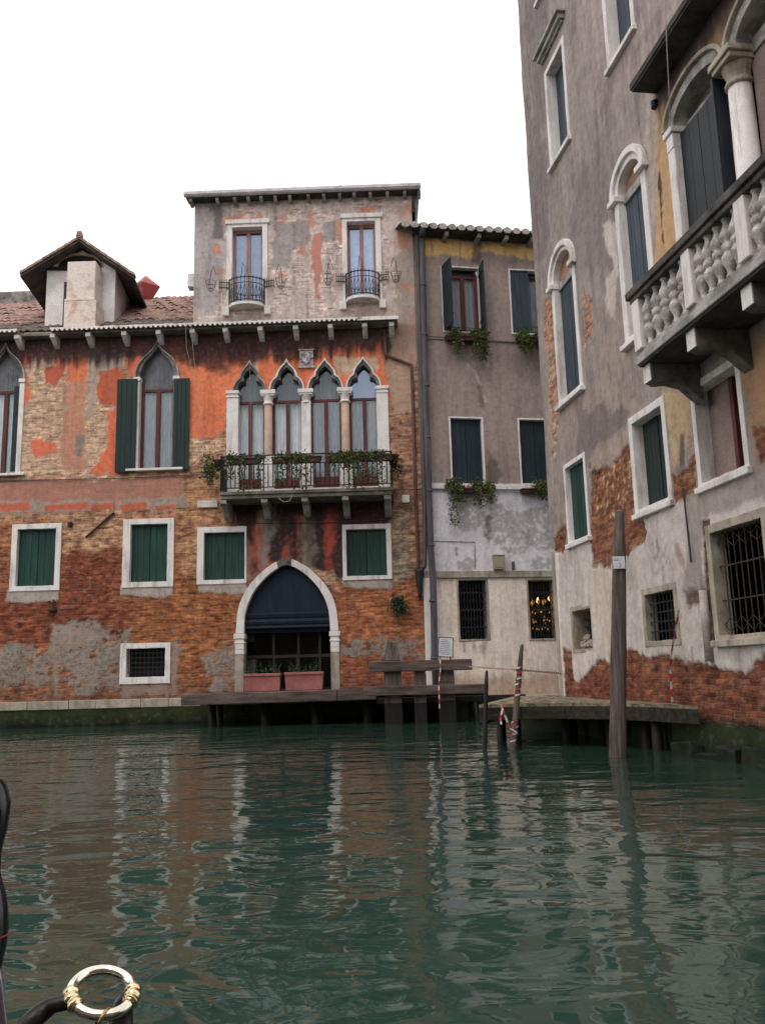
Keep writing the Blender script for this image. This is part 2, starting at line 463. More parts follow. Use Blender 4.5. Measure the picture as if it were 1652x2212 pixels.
M['reveal'] = rough_mat('mauve reveal plaster', alb(140, 118, 110), alb(112, 92, 88), 1.5, .9, .2)
M['ochre'] = rough_mat('ochre board panel', alb(160, 118, 88), alb(128, 92, 74), 1.5, .8, .15)
M['iron'] = rough_mat('black wrought iron', (.028, .028, .032), (.016, .016, .018), 8, .55, .2)
M['iron_rust'] = rough_mat('rusty iron', (.075, .045, .038), (.035, .02, .018), 8, .8, .3)
M['pipe_grey'] = rough_mat('grey zinc pipe', alb(84, 78, 84), alb(58, 53, 58), 2, .5, .1, (4, 4, .6), metal=.0)
M['pipe_brown'] = rough_mat('brown rusty pipe', alb(104, 66, 58), alb(74, 46, 42), 3, .6, .2)
M['gutter'] = rough_mat('pale gutter metal', (.80, .74, .78), (.5, .45, .47), 3, .6, .2)
M['cable'] = rough_mat('grey cable', (.10, .09, .09), (.06, .055, .055), 5, .7, .1)
M['cable_pale'] = rough_mat('pale cable', (.42, .36, .34), (.3, .26, .25), 5, .7, .1)
M['awning'] = rough_mat('navy awning cloth', alb(28, 38, 50), alb(20, 28, 38), 1.5, .85, .12, (5, 5, .5))
M['terracotta'] = rough_mat('terracotta planter', alb(165, 98, 92), alb(138, 80, 76), 2.5, .7, .12)
M['planter_brown'] = rough_mat('brown planter', alb(78, 52, 44), alb(50, 33, 29), 6, .8, .2)
M['wood'] = rough_mat('weathered dock timber', alb(100, 84, 78), alb(56, 46, 43), 2.2, .9, .5, (.7, 6, 6), fine=14)
M['wood_v'] = rough_mat('weathered post timber', alb(106, 92, 86), alb(56, 47, 45), 2.2, .9, .6, (7, 7, .5), fine=16)
M['wood_wet'] = rough_mat('wet dark timber', (.022, .018, .015), (.008, .007, .006), 3, .6, .4, (7, 7, .5))
M['wood_pale'] = rough_mat('pale worn planks', alb(140, 126, 102), alb(74, 66, 52), 2.5, .9, .4, (6, .8, 6))
M['wood_moss'] = rough_mat('mossy grey beam', alb(58, 52, 40), alb(27, 25, 20), 2.5, .9, .5, (.8, 6, 6))
M['algae'] = rough_mat('algae covered stone', (.030, .044, .016), (.005, .006, .004), 3, .7, .5)
M['algae_dark'] = rough_mat('dark slimy stone', (.020, .026, .012), (.006, .007, .005), 5, .75, .7)
M['paper'] = rough_mat('white paper', (.78, .80, .84), (.68, .70, .76), 12, .6, .02)
M['ink'] = rough_mat('grey ink', (.25, .26, .3), None, 12, .7, .02)
M['red'] = rough_mat('red print', (.55, .05, .05), None, 12, .6, .02)
M['black'] = rough_mat('black frame', (.015, .015, .016), None, 6, .5, .1)
M['tape'] = tape_mat('red and white barrier tape')
M['meter'] = rough_mat('beige meter box paint', alb(150, 146, 118), alb(128, 122, 98), 2, .6, .05)
M['glass'] = glass_mat('window glass', (.82, .92, 1.0), 1.5)
M['glass_sky'] = glass_mat('upper window glass', (.62, .74, 1.0), 5.0)
M['glass_dark'] = glass_mat('shop front glass', (.6, .65, .7), .45)
M['leaf'] = leaf_mat('green leaves', (.03, .06, .018), (.085, .13, .035), (.16, .17, .05))
M['leaf_dark'] = leaf_mat('dark leaves', (.015, .035, .016), (.04, .075, .03))
M['leaf_red'] = leaf_mat('brown red leaves', (.09, .045, .03), (.07, .085, .03), (.16, .09, .05))
M['leaf_dry'] = leaf_mat('dry stems', (.09, .075, .05), (.06, .07, .035))
def glow(name, col, k):
    t = NT(name); e = t.n('ShaderNodeEmission'); e.inputs['Color'].default_value = col+(1,); e.inputs['Strength'].default_value = k
    t.l(e.outputs[0], t.out.inputs['Surface']); return t.m
M['bulb'] = glow('warm bulb', (1, .62, .2), 3.0)
M['bulb_dim'] = glow('amber glass glow', (1, .45, .08), .55)
M['brass'] = rough_mat('polished brass', (.80, .77, .71), (.60, .54, .44), 22, .10, .04, metal=1.0, fine=90)
M['brass_gold'] = rough_mat('yellow brass wrap', (.84, .70, .44), (.48, .37, .20), 30, .14, .06, metal=1.0, fine=90)
M['brass_dull'] = rough_mat('dull brass', (.42, .28, .13), (.2, .12, .06), 14, .3, .1, metal=1.0)
M['lacquer'] = rough_mat('black lacquer', (.006, .006, .008), (.004, .004, .005), 3, .18, .05, spec=.5)
M['leather'] = rough_mat('dark brown leather', (.022, .012, .010), (.010, .006, .006), 6, .35, .15)
M['chrome'] = rough_mat('grey steel tube', (.45, .40, .46), (.3, .27, .31), 4, .3, .05, metal=.8)
M['relief'] = rough_mat('carved relief stone', (.66, .60, .60), (.22, .19, .20), 9, .85, .6)
# ================================================================== orange palazzo (facade A)
A = Facade(0, 23.0, math.radians(-1.2))
c1 = crop(0, 500, 2.7533); c2 = crop(450, 440, 2.5415); c3 = crop(480, 780, 2.7533); c4 = crop(0, 1200, 2.6645); c5 = crop(450, 1350, 2.5415)
c6 = crop(1040, 540, 2.571); c7 = crop(1040, 1380, 3.7545); c8 = crop(1320, 0, 2.6818); c9 = crop(1320, 600, 2.6818); c10 = crop(1320, 1200, 2.6818)
c11 = crop(560, 880, 6.883); c12 = crop(540, 1120, 3.4417); c13 = crop(1560, 380, 3.686); c14 = crop(1600, 0, 4.917); c15 = crop(0, 2350, 4.13); c16 = crop(900, 1600, 4.13)
pal = thing('palazzo', 'orange plaster and brick palace with pointed windows, low balcony and taller block on its roof', 'palace', (0, 23.0, 0), A.a)

def box_of(fac, c, tl, br, d=0.0):
    """local rectangle from two opposite corners in a detail view"""
    x0, z1 = fac.uv(c(*tl), d); x1, z0 = fac.uv(c(*br), d)
    return x0, x1, z0, z1

cutsA = []
def shutter_mesh(name, x0, x1, z0, z1, y, mat, parent, n=4, t=.035, label=None):
    mb = MB(); w = (x1-x0)/n
    for i in range(n): mb.box(x0+w*i+.003, x0+w*(i+1)-.003, y+random.uniform(-.003, .003), y+t, z0, z1)
    mb.box(x0+.01, x1-.01, y+t*.3, y+t+.004, z0+.004, z1-.004)
    return mb.build(name, mat, parent, bevel=.004, label=label)

def stone_window(fac, parent, cuts, out, inn, depth=.22, proud=.05, mat='stone', sill=True, name='window', j=.004, reveal_mat=None):
    """stone surround with reveal around a rectangular opening; returns the window part"""
    ox0, ox1, oz0, oz1 = out; x0, x1, z0, z1 = inn
    mb = MB(); n = 7
    mb.ring(rect_loop(ox0, ox1, oz0, oz1, n), rect_loop(x0, x1, z0, z1, n), -proud, depth, j=j, back=.03)
    w = mb.build(name, M[mat], parent, bevel=.008)
    if sill:
        s = MB(); s.box(ox0-.03, ox1+.03, -proud-.05, .02, oz0-.05, oz0+.035, .004); s.build('sill', M[mat], w, bevel=.01)
    m = .5
    cuts.append([(ox0*m+x0*(1-m), oz0*m+z0*(1-m)), (ox1*m+x1*(1-m), oz0*m+z0*(1-m)), (ox1*m+x1*(1-m), oz1*m+z1*(1-m)), (ox0*m+x0*(1-m), oz1*m+z1*(1-m))])
    return w

def closed_shutters(w, inn, y, mat, n=3):
    x0, x1, z0, z1 = inn; m = (x0+x1)/2
    shutter_mesh('shutter', x0, m-.004, z0, z1, y, M[mat], w, n)
    shutter_mesh('shutter', m+.004, x1, z0, z1, y+.006, M[mat], w, n)

def grille(w, inn, y, nx, nz, r=.011, mat='iron', diamond=False):
    x0, x1, z0, z1 = inn; mb = MB()
    for i in range(1, nx):
        x = x0+(x1-x0)*i/nx; mb.tube([(x, y, z0), (x, y, z1)], r, 6)
    for i in range(1, nz):
        z = z0+(z1-z0)*i/nz; mb.box(x0, x1, y-r*.7, y+r*.7, z-r, z+r)
    if diamond:
        for zz in (z0+(z1-z0)*.1, z0+(z1-z0)*.9):
            for i in range(nx//2):
                xa = x0+(x1-x0)*2*i/nx; xb = x0+(x1-x0)*2*(i+1)/nx; h = (z1-z0)*.07
                mb.tube([(xa, y, zz), ((xa+xb)/2, y, zz+h), (xb, y, zz), ((xa+xb)/2, y, zz-h), (xa, y, zz)], r*.7, 5)
    return mb.build('grille', M[mat], w)

def back_panel(w, x0, x1, z0, z1, y, mat, name='interior'):
    mb = MB(); mb.box(x0, x1, y, y+.03, z0, z1+y*.7); mb.box(x0, x1, .24, y, z1+y*.7, z1+y*.7+.03); return mb.build(name, M[mat], w)

def curtain(w, x0, x1, z0, z1, y, mat='curtain', folds=7, amp=.03, name='curtain'):
    n = folds*8; vs = []; fs = []
    for i in range(n+1):
        x = x0+(x1-x0)*i/n; yy = y+amp*math.sin(2*PI*folds*i/n+.7*math.sin(i*.37))
        vs += [(x, yy, z0), (x, yy*1.0, z1)]
        if i: fs.append((2*i-2, 2*i, 2*i+1, 2*i-1))
    mb = MB(); mb.add(vs, fs); return mb.build(name, M[mat], w, smooth=True)

def casement(w, x0, x1, z0, z1, y, mat='casement', t=.07, mull=1, transom=None, kick=0.0):
    """wooden frame with uprights (and a cross bar), one mesh"""
    mb = MB()
    mb.box(x0, x0+t, y, y+.06, z0, z1); mb.box(x1-t, x1, y, y+.06, z0, z1)
    mb.box(x0+t, x1-t, y+.004, y+.056, z0, z0+t+kick)
    top = z1 if transom is None else transom
    mb.box(x0+t, x1-t, y-.006, y+.062, top-t*1.1, top)
    for i in range(mull):
        xm = x0+(x1-x0)*(i+1)/(mull+1); mb.box(xm-t*.75, xm+t*.75, y-.012, y+.064, z0+t+kick, top-t*1.1)
    return mb.build('casement', M[mat], w, bevel=.006)

def pane(w, x0, x1, z0, z1, y, mat='glass', name='pane'):
    mb = MB(); mb.add([(x0, y, z0), (x1, y, z0), (x1, y, z1), (x0, y, z1)], [(0, 1, 2, 3)])
    return mb.build(name, M[mat], w)

# ---- lower row of green shuttered windows
for c, o, i in ((c4, ((88, 342), (402, 785)), ((124, 375), (366, 752))),
                (c4, ((836, 308), (1170, 760)), ((885, 343), (1126, 725))),
                (c3, ((56, 1530), (398, 1920)), ((102, 1568), (384, 1890))),
                (c3, ((1062, 1512), (1412, 1890)), ((1090, 1545), (1376, 1862)))):
    out, inn = box_of(A, c, *o), box_of(A, c, *i)
    w = stone_window(A, pal, cutsA, out, inn, .2, .045, sill=False)
    closed_shutters(w, inn, .10, 'shutter')
out, inn = box_of(A, c4, (815, 1146), (1148, 1412)), box_of(A, c4, (856, 1180), (1112, 1366))
w = stone_window(A, pal, cutsA, out, inn, .3, .04, sill=False)
grille(w, inn, .06, 9, 6, .010); back_panel(w, inn[0], inn[1], inn[2], inn[3], .30, 'dark')

# ---- gothic outlines, normalised to half width and spring height
TREF_O = [(-1.0, 0), (-.97, .16), (-.91, .34), (-.80, .53), (-.69, .64), (-.60, .70), (-.59, .83), (-.53, .97), (-.42, 1.11), (-.28, 1.27), (-.12, 1.44), (0, 1.66)]
TREF_I = [(-.76, 0), (-.73, .22), (-.64, .42), (-.50, .52), (-.32, .54), (-.36, .64), (-.38, .78), (-.33, .90), (-.22, 1.03), (-.12, 1.12), (0, 1.22)]
OGEE_O = [(-1.0, 0), (-.98, .25), (-.90, .50), (-.76, .72), (-.58, .90), (-.36, 1.08), (-.20, 1.22), (-.08, 1.40), (0, 1.58)]
OGEE_I = [(-.76, 0), (-.75, .22), (-.68, .45), (-.56, .66), (-.40, .84), (-.22, 1.02), (-.08, 1.20), (0, 1.34)]
def sym(half, n, cx, cz, hx, hz):
    h = resample(half, n); full = h+[(-x, z) for x, z in reversed(h[:-1])]
    return [(cx+x*hx, cz+z*hz) for x, z in full]

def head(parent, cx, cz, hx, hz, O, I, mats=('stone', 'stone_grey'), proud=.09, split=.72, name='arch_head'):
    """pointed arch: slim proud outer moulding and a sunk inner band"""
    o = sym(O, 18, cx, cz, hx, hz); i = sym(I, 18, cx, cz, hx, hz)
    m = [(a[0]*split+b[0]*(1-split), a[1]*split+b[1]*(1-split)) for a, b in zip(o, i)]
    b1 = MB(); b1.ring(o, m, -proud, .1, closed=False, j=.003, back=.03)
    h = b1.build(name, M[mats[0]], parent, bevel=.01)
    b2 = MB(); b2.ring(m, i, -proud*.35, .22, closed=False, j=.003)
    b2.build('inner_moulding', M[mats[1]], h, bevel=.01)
    return o, i, m

# ---- single pointed windows with open shutters
def single_gothic(cx, hw, z0, zs, hz, right_only=False):
    tip = zs+hz
    o, i, m = None, None, None
    w = MB()
    jw = hw*.24
    for s in (-1, 1):
        xa, xb = sorted((cx+s*hw, cx+s*(hw-jw)))
        w.box(xa, xb, -.055, .2, z0, zs-.03, .003)
        w.box(xa-.02, xb+.02, -.09, .19, zs-.11, zs-.002, .003)
    win = w.build('gothic_window', M['stone'], pal, bevel=.01)
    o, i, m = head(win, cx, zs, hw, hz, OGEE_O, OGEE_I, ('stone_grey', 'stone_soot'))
    s = MB(); s.box(cx-hw*1.25, cx+hw*1.25, -.14, .05, z0-.07, z0, .004); s.build('sill', M['stone'], win, bevel=.012)
    hi = hw-jw
    cutsA.append([(cx-hi-jw*.5, z0-.02), (cx+hi+jw*.5, z0-.02)]+[p for p in reversed(m)])
    tz = zs-.30*hw*1.6
    casement(win, cx-hi, cx+hi, z0, zs, .15, t=.075, mull=1, transom=tz)
    pane(win, cx-hi+.07, cx+hi-.07, z0+.07, tz-.05, .18)
    for sx in (-1, 1):
        xa, xb = sorted((cx+sx*.05, cx+sx*(hi-.07)))
        curtain(win, xa, xb, z0+.05, tz, .27, 'curtain', 5)
    lead = MB(); lead.prism([(cx-hi, tz), (cx+hi, tz)]+[p for p in reversed(i)], .19, .21)
    for k in range(7):
        x = cx-hi+2*hi*(k+.5)/7; lead.box(x-.008, x+.008, .182, .192, tz, zs+hz*(.75-.5*abs(k-3)/3.))
    lead.build('tympanum_pane', M['leaded'], win)
    back_panel(win, cx-hw, cx+hw, z0-.1, zs+hz*1.5, .75, 'dark')
    return win

x0, z0 = A.uv(c1(962, 1895)); x1, zs = A.uv(c1(1215, 1248)); xt, zt = A.uv(c1(1078, 1000))
hw = (x1-x0)/2/.76; cxg = (x0+x1)/2
gw = single_gothic(cxg, hw, z0, zs, (zt-zs)/1.58)
for (a, b) in (((822, 1270), (945, 1915)), ((1215, 1265), (1316, 1897))):
    r = box_of(A, c1, a, b, -.06); shutter_mesh('shutter', r[0], r[1], r[2], r[3], -.115, M['shutter_dark'], gw, 4)
xm, zsl = A.uv(c1(35, 1270)); xr, zb = A.uv(c1(132, 1925)); xj = A.uv(c1(172, 1400))[0]
hwl = (xj-xm)
gl = single_gothic(xm, hwl, zb, zsl, (zt-zs)/1.58)
rr = box_of(A, c1, (96, 1300), (133, 1905), .0); shutter_mesh('shutter', rr[0], rr[1], rr[2], rr[3]-.05, .04, M['shutter_dark'], gl, 2)

# ---- the four-light window
tips = [(410, 378), (672, 350), (940, 348), (1213, 335)]
springs = [(287, 585), (546, 572), (810, 565), (1080, 555), (1348, 545)]
SX = [A.uv(c3(*p))[0] for p in springs]; zsp = sum(A.uv(c3(*p))[1] for p in springs)/5
ztip = sum(A.uv(c3(*p))[1] for p in tips)/4; zfl = A.uv(c3(820, 1258))[1]
ztr = sum(A.uv(c3(*p))[1] for p in ((420, 640), (690, 628), (960, 625), (1222, 610)))/4
four = MB()
for s, k in ((-1, 0), (1, 4)):
    x = SX[k]+(.07 if k == 0 else -.02); four.box(x-.17, x+.15, -.07, .22, zfl, zsp-.2, .004)
    four.box(x-.20, x+.17, -.11, .2, zsp-.09, zsp, .004); four.box(x-.185, x+.16, -.09, .2, zsp-.20, zsp-.14, .004); four.box(x-.17, x+.14, -.075, .19, zsp-.14, zsp-.09)
four.v = []; four.f = []; four.a = []
sl_ = MB(); sl_.box(SX[0]-.12, SX[4]+.12, -.10, .22, zfl-.10, zfl-.002, .003); fw = sl_.build('four_light_window', M['stone'], pal, bevel=.012)
for s, k in ((-1, 0), (1, 4)):
    four = MB(); x = SX[k]+(.07 if k == 0 else -.02); four.box(x-.17, x+.15, -.07, .22, zfl, zsp-.2, .004)
    four.box(x-.20, x+.17, -.11, .2, zsp-.09, zsp, .004); four.box(x-.185, x+.16, -.09, .2, zsp-.20, zsp-.14, .004); four.box(x-.17, x+.14, -.075, .19, zsp-.14, zsp-.09)
    four.build('jamb', M['stone'], fw, bevel=.012)
for k in (1, 2, 3):
    x = SX[k]; colm = MB()
    sq = (k == 2)
    if sq:
        colm.box(x-.13, x+.13, -.06, .2, zfl, zsp-.36, .004)
    else:
        colm.lathe([(.145, 0), (.145, .12), (.12, .2), (.118, .9), (.112, zsp-zfl-.42)], (x, .05, zfl), 18)
    colm.build('column', M['stone' if sq else 'stone_pink'], fw, smooth=not sq)
    cap = MB(); cap.lathe([(.125, -.42), (.15, -.40), (.15, -.37), (.115, -.34), (.12, -.28), (.155, -.17), (.17, -.13)], (x, .05, zsp), 14)
    cap.box(x-.215, x+.215, -.12, .21, zsp-.13, zsp-.01, .004); cap.box(x-.19, x+.19, -.10, .2, zsp-.18, zsp-.13)
    cap.build('capital', M['stone'], fw, bevel=.012)
    ped = MB(); ped.box(x-.17, x+.17, -.1, .2, zfl, zfl+.95, .004); ped.build('pedestal', M['stone'], fw, bevel=.012)
for k in range(4):
    xa, xb = SX[k]+(.06 if k == 0 else .03), SX[k+1]-(.03 if k < 3 else .04); cx = (xa+xb)/2; hw4 = (xb-xa)/2
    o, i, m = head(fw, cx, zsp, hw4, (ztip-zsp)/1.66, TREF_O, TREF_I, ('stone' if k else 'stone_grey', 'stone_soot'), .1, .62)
    cutsA.append([(xa-.05, zfl), (xb+.05, zfl)]+[p for p in reversed(m)])
    la, lb = SX[k]+.10, SX[k+1]-.10
    cs = casement(fw, la, lb, zfl, zsp, .16, t=.07, mull=1, transom=ztr, kick=.28)
    hm = MB(); hm.box(la-.05, la+.02, .13, .24, zfl, zsp+.2); hm.box(lb-.02, lb+.05, .13, .24, zfl, zsp+.2); hm.build('frame_post', M['casement'], cs)
    pane(fw, la+.05, lb-.05, zfl+.3, ztr-.03, .19)
    pane(fw, la, lb, ztr, ztip, .19, 'glass_sky' if k == 3 else 'glass', 'tympanum_pane')
    for s in (-1, 1):
        a, b = sorted(((la+lb)/2+s*.04, (la+lb)/2+s*((lb-la)/2-.05)))
        curtain(fw, a, b, zfl+.3, ztr, .30, 'curtain', 4, .022)
    curtain(fw, la, lb, ztr, zsp+.62, .42, 'curtain_dim', 6, .03)
back_panel(fw, SX[0]-.3, SX[4]+.3, zfl-.1, ztip+.4, .9, 'dark')

# ---- coat of arms
r = box_of(A, c3, (768, 300), (862, 408)); rel = MB()
rel.box(r[0], r[1], -.05, .02, r[2], r[3]); rel.box(r[0]-.05, r[1]+.05, -.09, .02, r[2]-.05, r[2], .003); rel.box(r[0]-.03, r[1]+.03, -.08, .02, r[3], r[3]+.03, .003)
cx, cz = (r[0]+r[1])/2, (r[2]+r[3])/2; hx, hz = (r[1]-r[0])/2, (r[3]-r[2])/2
rel.prism([(cx-hx*.55, cz+hz*.35), (cx+hx*.55, cz+hz*.35), (cx+hx*.5, cz-hz*.3), (cx, cz-hz*.8), (cx-hx*.5, cz-hz*.3)], -.085, -.04)
for k in range(26):
    a = random.random()*2*PI; q = random.uniform(.5, .95); rel.lathe([(.004, -.02), (.03, 0), (.004, .025)], (cx+math.cos(a)*hx*q, -.06, cz+math.sin(a)*hz*q), 6)
rel.prism([(cx-.09, cz+hz*.35), (cx+.09, cz+hz*.35), (cx+.06, cz+hz*.8), (cx-.06, cz+hz*.8)], -.09, -.04)
rel.build('stone_relief', M['relief'], pal)

# ---- main balcony
D1 = -.92
bx0, bz1 = A.uv(c3(208, 1275), D1); bx1, _ = A.uv(c3(1418, 1245), D1); bz1 = (A.uv(c3(208, 1278), D1)[1]+A.uv(c3(1418, 1248), D1)[1])/2
slab = MB(); slab.box(bx0, bx1, D1, 0.02, bz1-.09, bz1, .004); slab.box(bx0+.04, bx1-.04, D1+.05, .01, bz1-.19, bz1-.09, .004)
bal = slab.build('balcony', M['moss'], pal, bevel=.015)
for xx in (235, 520, 802, 1085, 1378):
    bx, _ = A.uv(c3(xx, 1320), D1+.1); b = MB()
    b.prism_x([(D1+.08, bz1-.19), (D1+.08, bz1-.30), (D1+.30, bz1-.36), (-.25, bz1-.62), (0.0, bz1-.66), (0.0, bz1-.19)], bx-.085, bx+.085)
    b.build('bracket', M['stone_grey'], bal, bevel=.012)
def iron_rail(x0, x1, z0, z1, y0, y1):
    mb = MB(); zb = z0+.10; zt = z1-.24
    runs = [((x0, y0), (x1, y0)), ((x0, y0), (x0, y1)), ((x1, y0), (x1, y1))]
    for (a, b) in runs:
        L = math.dist(a, b); n = max(4, int(round(L/.125)))
        for zz, r in ((z1, .02), (zt, .013), (zb, .015)):
            mb.tube([(a[0], a[1], zz), (b[0], b[1], zz)], r, 6)
        for k in range(n+1):
            f = k/n; x, y = a[0]+(b[0]-a[0])*f, a[1]+(b[1]-a[1])*f
            big = k % 9 == 0
            mb.tube([(x, y, z0 if big else zb), (x, y, z1 if big else zt)], .019 if big else .015, 5)
            if k < n:
                f2 = (k+.5)/n; xm, ym = a[0]+(b[0]-a[0])*f2, a[1]+(b[1]-a[1])*f2
                d = ((b[0]-a[0])/L, (b[1]-a[1])/L, 0)
                mb.torus((xm, ym, zt+.12), .05, .008, d, (0, 0, 1), 10, 4)
                if k % 3 == 0: mb.torus((xm, ym, zb+.17), .055, .007, d, (0, 0, 1), 8, 4, PI, 2*PI)
    return mb
rz1 = (A.uv(c3(215, 1028), D1)[1]+A.uv(c3(1410, 1000), D1)[1])/2
iron_rail(bx0+.03, bx1-.03, bz1, rz1, D1+.04, -.03).build('railing', M['iron'], bal)
hose = MB(); hp = [A.uv(c3(*p), D1+.05) for p in ((615, 1300), (625, 1330), (660, 1352), (695, 1345), (715, 1310), (720, 1290))]
hose.tube([(x, D1+.05, z) for x, z in hp], .012, 6); hose.build('cable_loop', M['cable_pale'], bal)

# ---- water gate arch
sx0, szg = A.uv(c5(400, 645)); sx1, szr = A.uv(c5(1003, 630)); zsg = (szg+szr)/2; apx, apz = A.uv(c5(705, 160)); ipz = A.uv(c5(705, 205))[1]
gz0 = .70; gc = (A.uv(c5(428, 645))[0]+A.uv(c5(982, 630))[0])/2; gi = (A.uv(c5(982, 630))[0]-A.uv(c5(428, 645))[0])/2
go = (A.uv(c5(1028, 630))[0]-A.uv(c5(370, 645))[0])/2
PT = [(-1.0, 0), (-.99, .18), (-.965, .30), (-.918, .42), (-.84, .535), (-.745, .635), (-.63, .73), (-.50, .815), (-.37, .885), (-.22, .95), (-.1, .982), (0, 1.0)]
oo = sym(PT, 16, gc, zsg, go, apz-zsg); ii = sym(PT, 16, gc, zsg, gi, ipz-zsg)
g = MB(); g.ring(oo[:14], ii[:14], -.07, .4, closed=False, j=.003, back=.03)
wg = g.build('water_gate', M['stone'], pal, bevel=.012)
g = MB(); g.ring(oo[16:], ii[16:], -.07, .4, closed=False, j=.003, back=.03); g.build('arch_stone', M['stone'], wg, bevel=.012)
g = MB(); g.ring(oo[13:17], ii[13:17], -.065, .4, closed=False, j=.003, back=.03); g.build('arch_stone', M['stone_soot'], wg, bevel=.012)
for s in (-1, 1):
    xa, xb = sorted((gc+s*(go+.02), gc+s*gi)); b = MB()
    b.box(xa, xb, -.06, .4, gz0, zsg-.55, .004); b.build('jamb', M['stone_warm'], wg, bevel=.012)
    b = MB(); b.box(xa-.03, xb+.03, -.10, .4, zsg-.14, zsg-.01, .003); b.box(xa, xb, -.075, .4, zsg-.42, zsg-.14, .003); b.box(xa-.02, xb+.02, -.09, .39, zsg-.27, zsg-.22, .003); b.box(xa, xb, -.07, .39, zsg-.549, zsg-.42, .003)
    b.build('impost', M['stone'], wg, bevel=.012)
mid = [((a[0]+b[0])/2, (a[1]+b[1])/2) for a, b in zip(oo, ii)]
cutsA.append([(gc-(gi+go)/2, gz0-.1), (gc+(gi+go)/2, gz0-.1)]+[p for p in reversed(mid)])
zaw = A.uv(c5(700, 610))[1]
aw = MB(); aw.prism([(gc-gi, zaw+.2), (gc+gi, zaw+.2)]+[p for p in reversed(ii)], .12, .15)
za1 = A.uv(c5(700, 508))[1]
vs = []; fs = []                                                   # the hanging folds of the blind
prof = [(za1, .10), (za1-.04, .05), (za1-.12, .07), (za1-.16, .10), (za1-.24, .04), (za1-.30, .06), (za1-.33, .09), (za1-.40, .03), (zaw, .05)]
for k, (z, y) in enumerate(prof):
    vs += [(gc-gi+.01, y, z), (gc+gi-.01, y, z)]
    if k: fs.append((2*k-2, 2*k-1, 2*k+1, 2*k))
aw.add(vs, fs); aw.build('awning', M['awning'], wg)
room = MB()
rx0, rx1, ry, rz0, rz1r = gc-gi-.6, gc+gi+.6, 2.6, gz0-.05, zsg+1.6
room.add([(rx0, .41, rz0), (rx1, .41, rz0), (rx1, ry, rz0), (rx0, ry, rz0), (rx0, .41, rz1r), (rx1, .41, rz1r), (rx1, ry, rz1r), (rx0, ry, rz1r)],
         [(0, 1, 2, 3), (4, 5, 6, 7), (2, 3, 7, 6), (0, 3, 7, 4), (1, 2, 6, 5)])
room.build('hall', M['brown_dark'], wg)
fr = MB(); gy = .30
for fx in (-1.0, -.36, .22, .72, .99): fr.box(gc+gi*fx-.03, gc+gi*fx+.03, gy, gy+.05, gz0, zaw+.1)
fr.box(gc-gi, gc+gi, gy+.003, gy+.047, gz0+.92, gz0+1.0); fr.box(gc-gi, gc+gi, gy+.003, gy+.047, gz0, gz0+.12)
fr.build('glazing_frame', M['brown_dark'], wg)
pane(wg, gc-gi, gc+gi, gz0, zaw+.15, gy+.025, 'glass_dark')
it = MB(); r = box_of(A, c5, (430, 655), (492, 700), .6); it.box(r[0], r[1], .6, .62, r[2], r[3]); it.build('yellow_panel', rough_mat('yellow panel', alb(150, 105, 40), None, 2), wg)
it = MB(); r = box_of(A, c5, (440, 815), (500, 1000), .55); it.box(r[0], r[1], .55, .9, gz0, r[3]); it.build('grey_chair', M['cement'], wg)
for (a, b) in (((600, 640), (622, 740)), ((755, 640), (790, 735)), ((560, 735), (880, 750))):
    r = box_of(A, c5, a, b, 1.4); it = MB(); it.box(r[0], r[1], 1.4, 1.45, r[2], r[3]); it.build('inner_frame', M['reveal'], wg)

